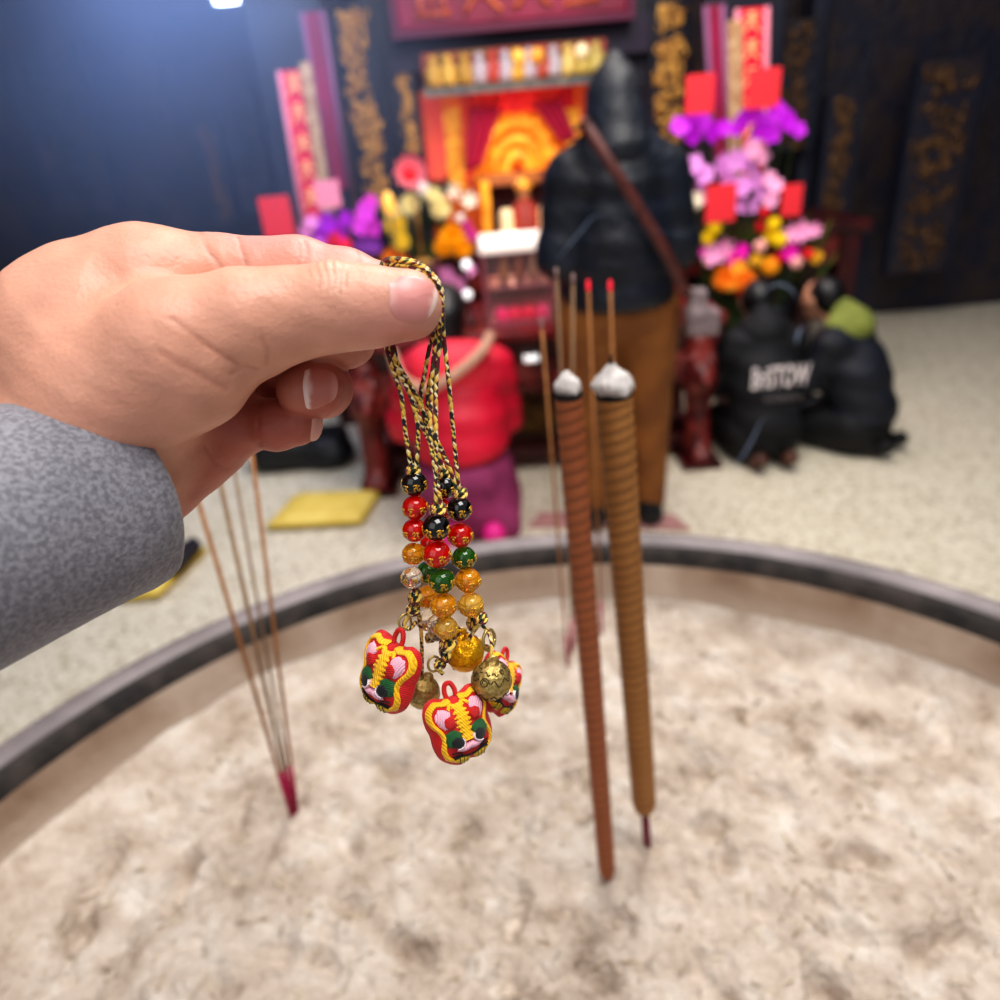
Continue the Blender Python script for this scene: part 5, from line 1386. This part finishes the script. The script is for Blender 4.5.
# --- standing worshipper
ox, oy = .475, 2.60
t = thing('person', 'standing worshipper seen from behind in black hooded puffer jacket and tan trousers', 'person', (ox, oy, 0))
T_ = lambda pr: Tp(pr, (ox, oy, 0))
bodyp = chain((0, 0, .98, .13), (0, 0, 1.18, .125), (0, -.01, 1.30, .11), (0, 0, 1.41, .05), (0, .02, 1.48, .05)) + head_prims((0, .045, 1.53), (0, .95, -.3), .84) \
    + chain((-.15, -.01, 1.33, .06), (-.205, -.03, 1.10, .045), (-.06, .2, 1.16, .03)) + chain((.15, -.01, 1.33, .06), (.205, -.03, 1.10, .045), (.06, .2, 1.16, .03)) \
    + hand_prims((-.03, .22, 1.18), (.25, .25, .9), 1, (0, 1, 0)) + hand_prims((.03, .22, 1.18), (-.25, .25, .9), -1, (0, 1, 0)) \
    + chain((-.085, 0, .93, .1), (-.095, .01, .5, .06), (-.10, -.02, .09, .042)) + chain((.09, 0, .93, .1), (.11, .01, .5, .06), (.13, -.02, .09, .042)) + chain((-.10, -.02, .05, .04), (-.11, .14, .035, .03)) + chain((.13, -.02, .05, .04), (.14, .14, .035, .03))
blob('body', T_(bodyp), .02, .011, SKINP, t)
jk = mat('black_puffer', '#0a0f1a', .5, c2='#101828', nscale=7, bump=.7, bscale=16)
def quilt(P, d): return d + .0022 * np.cos(P[:, 2] * 2 * pi / .085 + 3 * P[:, 0]) * (P[:, 2] < 1.4)
def jcut(P, d):
    d = quilt(P, d)
    return smax(d, (.905 - P[:, 2]) + 0 * d, .02)
jp = chain((0, -.0, .90, .208), (0, -.01, 1.1, .18), (0, -.02, 1.28, .155)) + [('c', (-.10, -.01, 1.325), (.10, -.01, 1.325), .09, .09)] + chain((-.155, -.015, 1.31, .092), (-.205, -.035, 1.08, .068), (-.08, .17, 1.12, .055)) + chain((.155, -.015, 1.31, .092), (.205, -.035, 1.08, .068), (.08, .17, 1.12, .055)) + [('c', (-.045, -.03, 1.395), (.045, -.03, 1.395), .085, .085)]
blob('jacket', T_(jp), .05, .0125, jk, t, jcut)
hoodp = chain((0, -.03, 1.39, .125), (0, -.01, 1.47, .098), (0, .01, 1.56, .085), (0, .02, 1.645, .03))
hc_ = (ox, oy + .15, 1.53)
blob('hood', T_(hoodp), .03, .011, jk, t, lambda P, d: smax(d, .115 - np.sqrt(((P - np.array(hc_)) ** 2).sum(1)), .02))
pants = mat('tan_trousers', '#8a541f', .75, c2='#744316', nscale=9, bump=.4, bscale=25)
pp = [('e', (0, -.005, .89), (.222, .165, .14))] + chain((-.10, -.0, .85, .128), (-.102, .005, .5, .084), (-.10, -.02, .10, .058)) + chain((.105, -.0, .85, .128), (.126, .005, .5, .084), (.135, -.02, .10, .058))
blob('trousers', T_(pp), .015, .012, pants, t, lambda P, d: np.maximum(d, .085 - P[:, 2]))
for x, x2 in ((-.10, -.11), (.13, .14)):
    blob('shoe', T_([('c', (x, -.045, .05), (x2, .13, .045), .05, .042), ('c', (x, -.04, .05), (x, -.03, .10), .046, .05)]), .02, .009, mat('black_shoe', '#0c0c10', .4), t, lambda P, d: np.maximum(d, .002 - P[:, 2]))
# crossbody bag carried by the worshipper
sp = [Yp(588, 128, oy - .19), Yp(612, 166, oy - .235), Yp(640, 210, oy - .235), Yp(664, 250, oy - .23), Yp(688, 296, oy - .16)]
fr = [Vector((ox - .12, oy + .02, 1.46)), sp[0] + Vector((0, .03, .015))]
t2 = thing('shoulder_bag', 'grey shoulder bag on a brown strap across the standing worshipper\'s back', 'bag', sp[-1])
V = []; Fc = []; cp = catmull(fr + sp, 6)
for i, p in enumerate(cp):
    tg = (cp[min(i + 1, len(cp) - 1)] - cp[max(i - 1, 0)]).normalized(); sd = tg.cross(Vector((0, -1, 0))).normalized() * .017
    for q in (sd, -sd): V.append(tuple(p + q))
for i in range(len(cp) - 1): Fc.append((2 * i, 2 * i + 1, 2 * i + 3, 2 * i + 2))
o = part('strap', make_me('strap', V, Fc), mat('brown_leather', '#5e2c26', .5, c2='#4a201c', nscale=30), t2); o.modifiers.new('thick', 'SOLIDIFY').thickness = .004
c = Yp(698, 316, oy - .12)
blob('bag_body', [('b', (c.x + .015, c.y, c.z - .02), (.055, .04, .045), .012), ('b', (c.x - .005, c.y, c.z + .045), (.03, .03, .05), .012)], .03, .008, mat('grey_canvas', '#8e7e80', .8, c2='#746668', nscale=40), t2)

# --- kneeling worshipper in red
kx, ky = -.135, 2.70
t = thing('person', 'kneeling worshipper in red jacket with cream-edged hood and plum trousers', 'person', (kx, ky, 0))
T_ = lambda pr: Tp(pr, (kx, ky, 0))
bodyp = chain((0, -.02, .24, .14), (0, .04, .45, .12), (0, .11, .64, .10), (-.01, .16, .74, .05), (-.01, .2, .79, .05)) + head_prims((-.02, .25, .83), (0, .85, -.5)) \
    + chain((-.15, .1, .64, .055), (-.21, .17, .42, .045), (-.07, .38, .48, .03)) + chain((.15, .1, .64, .055), (.17, .17, .42, .045), (.07, .38, .48, .03)) \
    + hand_prims((-.04, .40, .5), (.3, .5, .8), 1, (0, 1, 0)) + hand_prims((.04, .40, .5), (-.3, .5, .8), -1, (0, 1, 0)) \
    + chain((-.1, -.02, .2, .1), (-.12, .34, .09, .07), (-.1, .0, .07, .055), (-.09, -.14, .05, .04)) + chain((.1, -.02, .2, .1), (.12, .34, .09, .07), (.1, .0, .07, .055), (.09, -.14, .05, .04))
blob('body', T_(bodyp), .02, .012, SKINP, t)
hp_ = T_([('e', (-.02, .22, .865), (.09, .1, .1)), ('c', (-.02, .16, .84), (-.02, .12, .72), .08, .06)])
blob('hair', hp_, .03, .011, HAIR, t)
rj = mat('red_jacket', '#d80f38', .55, c2='#c00a30', nscale=6, bump=.4, bscale=18)
jp = chain((0, -.02, .28, .195), (0, .03, .45, .185), (0, .09, .60, .16)) + [('c', (-.10, .10, .645), (.10, .10, .645), .095, .095)] + chain((-.16, .1, .63, .095), (-.215, .15, .42, .085), (-.10, .32, .46, .06)) + chain((.155, .1, .63, .09), (.17, .14, .42, .08), (.08, .32, .46, .06))
blob('jacket', T_(jp), .05, .013, rj, t, lambda P, d: smax(d + .004 * np.sin(P[:, 2] * 60 + P[:, 0] * 9), (.345 - P[:, 2]) + 0 * d, .02))
blob('hem_band', T_([('e', (0, -.01, .352), (.185, .185, .045))]), .02, .012, mat('dark_red_rib', '#9c0a1c', .7), t)
blob('hood', T_([('e', (-.02, .0, .66), (.15, .09, .12)), ('c', (-.1, .05, .7), (.08, .05, .7), .07, .07)]), .05, .012, mat('hood_coral', '#f0324a', .6), t)
tr = [Yp(392, 352, ky - .02), Yp(402, 378, ky - .1), Yp(428, 388, ky - .14), Yp(458, 372, ky - .14), Yp(482, 350, ky - .08), Yp(490, 335, ky + .0)]
b = MB(); b.tube(tr, .021, 10, True, 6); part('hood_trim', b.me('hood_trim'), mat('cream_fleece', '#c9a08a', .9, c2='#b88872', nscale=60), t)
plum = mat('plum_trousers', '#983668', .8, c2='#7e2854', nscale=10, bump=.4, bscale=22)
pp = [('e', (0, -.03, .24), (.195, .19, .15)), ('e', (.03, -.06, .12), (.19, .16, .14))] + chain((-.1, -.02, .17, .12), (-.12, .32, .1, .09), (-.1, .0, .09, .085), (-.10, -.14, .07, .07)) + chain((.1, -.02, .17, .12), (.12, .32, .1, .09), (.1, .0, .09, .085), (.15, -.16, .06, .065))
blob('trousers', T_(pp), .04, .012, plum, t, lambda P, d: np.maximum(d, .004 - P[:, 2]))
for x in (-.07, .10): blob('shoe', T_([('c', (x, -.20, .05), (x, -.27, .09), .04, .045)]), .02, .009, mat('magenta_shoe', '#e0208c', .5), t, lambda P, d: np.maximum(d, .004 - P[:, 2]))

# --- kneeling worshipper in black with white lettering
def kneeler(label, kx, ky, yaw, sc, jm, pm, sm, hood=None, hair=True, feet=.05, lean=.16, lettering=False):
    t = thing('person', label, 'person', (kx, ky, 0))
    def T_(pr):
        out = []
        for p in Tp(pr, (0, 0, 0), yaw):
            if p[0] == 'c': out.append(('c', tuple(np.array(p[1]) * sc + (kx, ky, 0)), tuple(np.array(p[2]) * sc + (kx, ky, 0)), p[3] * sc, p[4] * sc))
            else: out.append((p[0], tuple(np.array(p[1]) * sc + (kx, ky, 0)), tuple(np.array(p[2]) * sc)) + tuple(p[3:]))
        return out
    L = lean
    bodyp = chain((0, -.02, .24, .14), (0, L * .3, .45, .12), (0, L * .7, .64, .10), (0, L, .74, .05), (0, L + .04, .79, .05)) + head_prims((0, L + .09, .84), (0, .85, -.5)) \
        + chain((-.16, L * .65, .65, .055), (-.21, L + .05, .42, .045), (-.10, L + .26, .30, .03)) + chain((.16, L * .65, .65, .055), (.21, L + .05, .42, .045), (.10, L + .26, .30, .03)) \
        + hand_prims((-.10, L + .27, .29), (.1, .8, -.4), 1) + hand_prims((.10, L + .27, .29), (-.1, .8, -.4), -1) \
        + chain((-.1, -.02, .2, .1), (-.13, .36, .10, .07), (-.1, .0, .07, .055), (-.09, -.14, .05, .04)) + chain((.1, -.02, .2, .1), (.13, .36, .10, .07), (.1, .0, .07, .055), (.09, -.14, .05, .04))
    blob('body', T_(bodyp), .02, .013, SKINP, t)
    if hair: blob('hair', T_([('e', (0, L + .055, .87), (.092, .10, .10)), ('c', (0, L + .03, .85), (0, L, .76), .075, .05)]), .03, .012, HAIR, t)
    jp = chain((0, -.03, .22, .19), (0, L * .25, .45, .18), (0, L * .6, .60, .155)) + [('c', (-.10, L * .62, .645), (.10, L * .62, .645), .09, .09)] + chain((-.165, L * .62, .63, .09), (-.215, L + .02, .42, .078), (-.11, L + .22, .32, .055)) + chain((.165, L * .62, .63, .09), (.215, L + .02, .42, .078), (.11, L + .22, .32, .055))
    blob('jacket', T_(jp), .05, .014, jm, t, lambda P, d: smax(d + .004 * np.sin(P[:, 2] * 55 + P[:, 0] * 9), .16 - P[:, 2] + 0 * d, .02))
    if hood: blob('hood', T_([('e', (0, L * .4, .70), (.13, .10, .085)), ('c', (-.08, L * .7, .72), (.08, L * .7, .72), .065, .065), ('c', (0, L * .4, .74), (0, L * .75, .80), .08, .06)]), .05, .012, hood, t)
    pp = [('e', (0, -.02, .16), (.19, .18, .11))] + chain((-.1, -.02, .17, .12), (-.13, .34, .11, .09), (-.1, .0, .08, .08), (-.09, -.12, .065, .06)) + chain((.1, -.02, .17, .12), (.13, .34, .11, .09), (.1, .0, .08, .08), (.09, -.12, .065, .06))
    blob('trousers', T_(pp), .04, .013, pm, t, lambda P, d: np.maximum(d, .004 - P[:, 2]))
    for x in (-.08, .09): blob('shoe', T_([('c', (x, -.17, .05), (x, -.23, .085), .038, .042)]), .02, .01, sm, t, lambda P, d: np.maximum(d, .004 - P[:, 2]))
    return t
BJ = mat('black_jacket', '#06080e', .75, c2='#0a0d15', nscale=9, bump=.4, bscale=18)
BP = mat('black_trousers', '#07080c', .7)
BRN = mat('brown_shoe', '#4a2a20', .5, c2='#5e3a2a', nscale=20)
w1 = Gz(770, 458, 0)
t = kneeler('kneeling worshipper in black hooded jacket with white lettering across the lower back', 1.245, 3.10, 0, .82, BJ, BP, BRN, hood=BJ)
def text(body, width, height, loc, rotx, m, parent, name='white_lettering', bold=.0, shear=0):
    cu = bpy.data.curves.new('txt', 'FONT'); cu.body = body; cu.align_x = 'CENTER'; cu.align_y = 'CENTER'; cu.extrude = .02; cu.offset = bold; cu.shear = shear
    o = bpy.data.objects.new('txt', cu); COL.objects.link(o); bpy.context.view_layer.update()
    me = bpy.data.meshes.new_from_object(o.evaluated_get(bpy.context.evaluated_depsgraph_get())); bpy.data.objects.remove(o)
    xs = [v.co.x for v in me.vertices]; ys = [v.co.y for v in me.vertices]; w, h = max(xs) - min(xs), max(ys) - min(ys); cx, cy = (max(xs) + min(xs)) / 2, (max(ys) + min(ys)) / 2
    M = Matrix.Translation(loc) @ Matrix.Rotation(rotx, 4, 'X')
    me.transform(Matrix.Diagonal((width / w, height / h, .4 * height, 1)) @ Matrix.Translation((-cx, -cy, 0)))
    return part(name, me, m, parent, M)
WL = mat('white_print', '#e8dcdc', .6)
text('BriSTOW', .245, .092, Yp(781, 376.5, 3.10 - .26), radians(84), WL, t, bold=.02, shear=.1)
text('orchestra', .14, .034, Yp(781, 397, 3.10 - .262), radians(88), mat('grey_print', '#6c6468', .6), t, bold=.01)
# --- crouching worshipper with lime hood
t = kneeler('crouching worshipper in black jacket with lime-green hood at the right edge', 1.70, 3.12, radians(38), .80, mat('black_jacket_blue', '#090c16', .65, c2='#101624', nscale=7, bump=.5, bscale=14), BP, BP, hood=mat('lime_hood', '#868e44', .85, c2='#747c38', nscale=12), lean=.22)

# ================================================================== SMOKE
def smoke_mat(name, col, dens):
    m = bpy.data.materials.new(name); m.use_nodes = True; nt = m.node_tree; nt.nodes.clear()
    out = nt.nodes.new('ShaderNodeOutputMaterial'); v = nt.nodes.new('ShaderNodeVolumePrincipled')
    v.inputs['Color'].default_value = col; v.inputs['Density'].default_value = dens; v.inputs['Anisotropy'].default_value = .2
    v.inputs['Emission Color'].default_value = col
    nt.links.new(v.outputs['Volume'], out.inputs['Volume']); return m, nt, v
def wisp(label, pts, y, r):
    b = MB(); b.tube([Yp(px, py, y + .03 * sin(i * 1.3)) for i, (px, py) in enumerate(pts)], lambda q: .65 * r * (.55 + .45 * sin(q * 7)) * (.25 + sin(pi * min(1, q * 1.02)) ** .5), 8, True, 6)
    o = part('smoke_wisp', b.me('smoke_wisp'), WISPM, None); o['kind'] = 'stuff'; tag(o, label, 'smoke', 'thin smoke wisps')
WISPM, nt, v = smoke_mat('blue_smoke', (.62, .74, 1, 1), 60)
v.inputs['Emission Strength'].default_value = 16  # smoke glows by itself in place of scattered light
wisp('thin blue smoke wisp curling in front of the black lettered jacket', [(722, 472), (738, 462), (752, 440), (762, 420), (776, 412), (800, 407), (822, 396)], 1.5, .0042)
wisp('grey smoke curl rising above the kneeling worshippers at right', [(796, 345), (800, 330), (812, 322), (830, 322)], 1.6, .005)
wisp('grey smoke curl under the orange flowers at right', [(762, 292), (778, 284), (792, 290), (796, 302), (786, 310), (774, 306)], 1.6, .0045)
wisp('faint smoke trail crossing the standing worshipper\'s back', [(556, 262), (580, 232), (600, 215), (640, 228), (690, 236)], 1.6, .0035)
m, nt, v = smoke_mat('blue_haze', (.42, .58, 1, 1), .2)
tc = nt.nodes.new('ShaderNodeTexCoord'); mp = nt.nodes.new('ShaderNodeMapping'); nt.links.new(tc.outputs['Object'], mp.inputs['Vector'])
gr = nt.nodes.new('ShaderNodeTexGradient'); gr.gradient_type = 'SPHERICAL'; nt.links.new(mp.outputs['Vector'], gr.inputs['Vector'])
nz = nt.nodes.new('ShaderNodeTexNoise'); nz.inputs['Scale'].default_value = 2.2; nz.inputs['Detail'].default_value = 3; nt.links.new(tc.outputs['Object'], nz.inputs['Vector'])
a = nt.nodes.new('ShaderNodeMath'); a.operation = 'MULTIPLY'; nt.links.new(gr.outputs['Fac'], a.inputs[0]); nt.links.new(nz.outputs['Fac'], a.inputs[1])
c = nt.nodes.new('ShaderNodeMath'); c.operation = 'MULTIPLY'; nt.links.new(a.outputs[0], c.inputs[0]); c.inputs[1].default_value = 1.0
nt.links.new(c.outputs[0], v.inputs['Density'])
v.inputs['Emission Strength'].default_value = 0
p = Yp(150, 70, 3.6)
V, Fc = ball((0, 0, 0), 1, 24, 16)
o = part('incense_haze', make_me('incense_haze', V, Fc), m, None, Matrix.Translation(p) @ Matrix.Diagonal((1.5, 1.2, 1.2, 1))); o['kind'] = 'stuff'; tag(o, 'bluish incense haze drifting in the dark at upper left', 'haze')
HAZE = c

# ================================================================== LIGHT
def area(name, loc, target, size, power, color=(1, 1, 1), sy=None):
    l = bpy.data.lights.new(name, 'AREA'); l.size = size; l.energy = power; l.color = color
    if sy: l.shape = 'RECTANGLE'; l.size_y = sy
    o = bpy.data.objects.new(name, l); COL.objects.link(o); o.location = loc
    o.rotation_euler = (Vector(target) - Vector(loc)).to_track_quat('-Z', 'Y').to_euler(); return o
area('ceiling_panel_light', (.5, .1, 3.3), (.1, .7, .8), 1.2, 43, (1, .97, .94))
area('ceiling_fill_light', (-1.2, -1.2, 3.0), (0, .8, .9), 2.0, 15, (1, .95, .92))
area('hall_light', (.8, 2.2, 3.6), (.4, 3.0, 0), 1.6, 80, (1, .95, .88))
area('altar_light', (.4, 3.6, 3.0), (.4, 5, .8), 1.4, 20, (1, .8, .78))
w = bpy.data.worlds.new('world'); scene.world = w; w.use_nodes = True
w.node_tree.nodes['Background'].inputs['Color'].default_value = (.88, .9, 1, 1)
w.node_tree.nodes['Background'].inputs['Strength'].default_value = .36
def point(name, loc, power, color, r=.08):
    l = bpy.data.lights.new(name, 'POINT'); l.energy = power; l.color = color; l.shadow_soft_size = r
    o = bpy.data.objects.new(name, l); COL.objects.link(o); o.location = loc; return o
point('shrine_light', (.2, 4.55, 1.3), 5, (1, .6, .4))
area('haze_light', tuple(Yp(150, -60, 3.4)), tuple(Yp(150, 80, 3.6)), 1.0, 15, (.65, .76, 1))
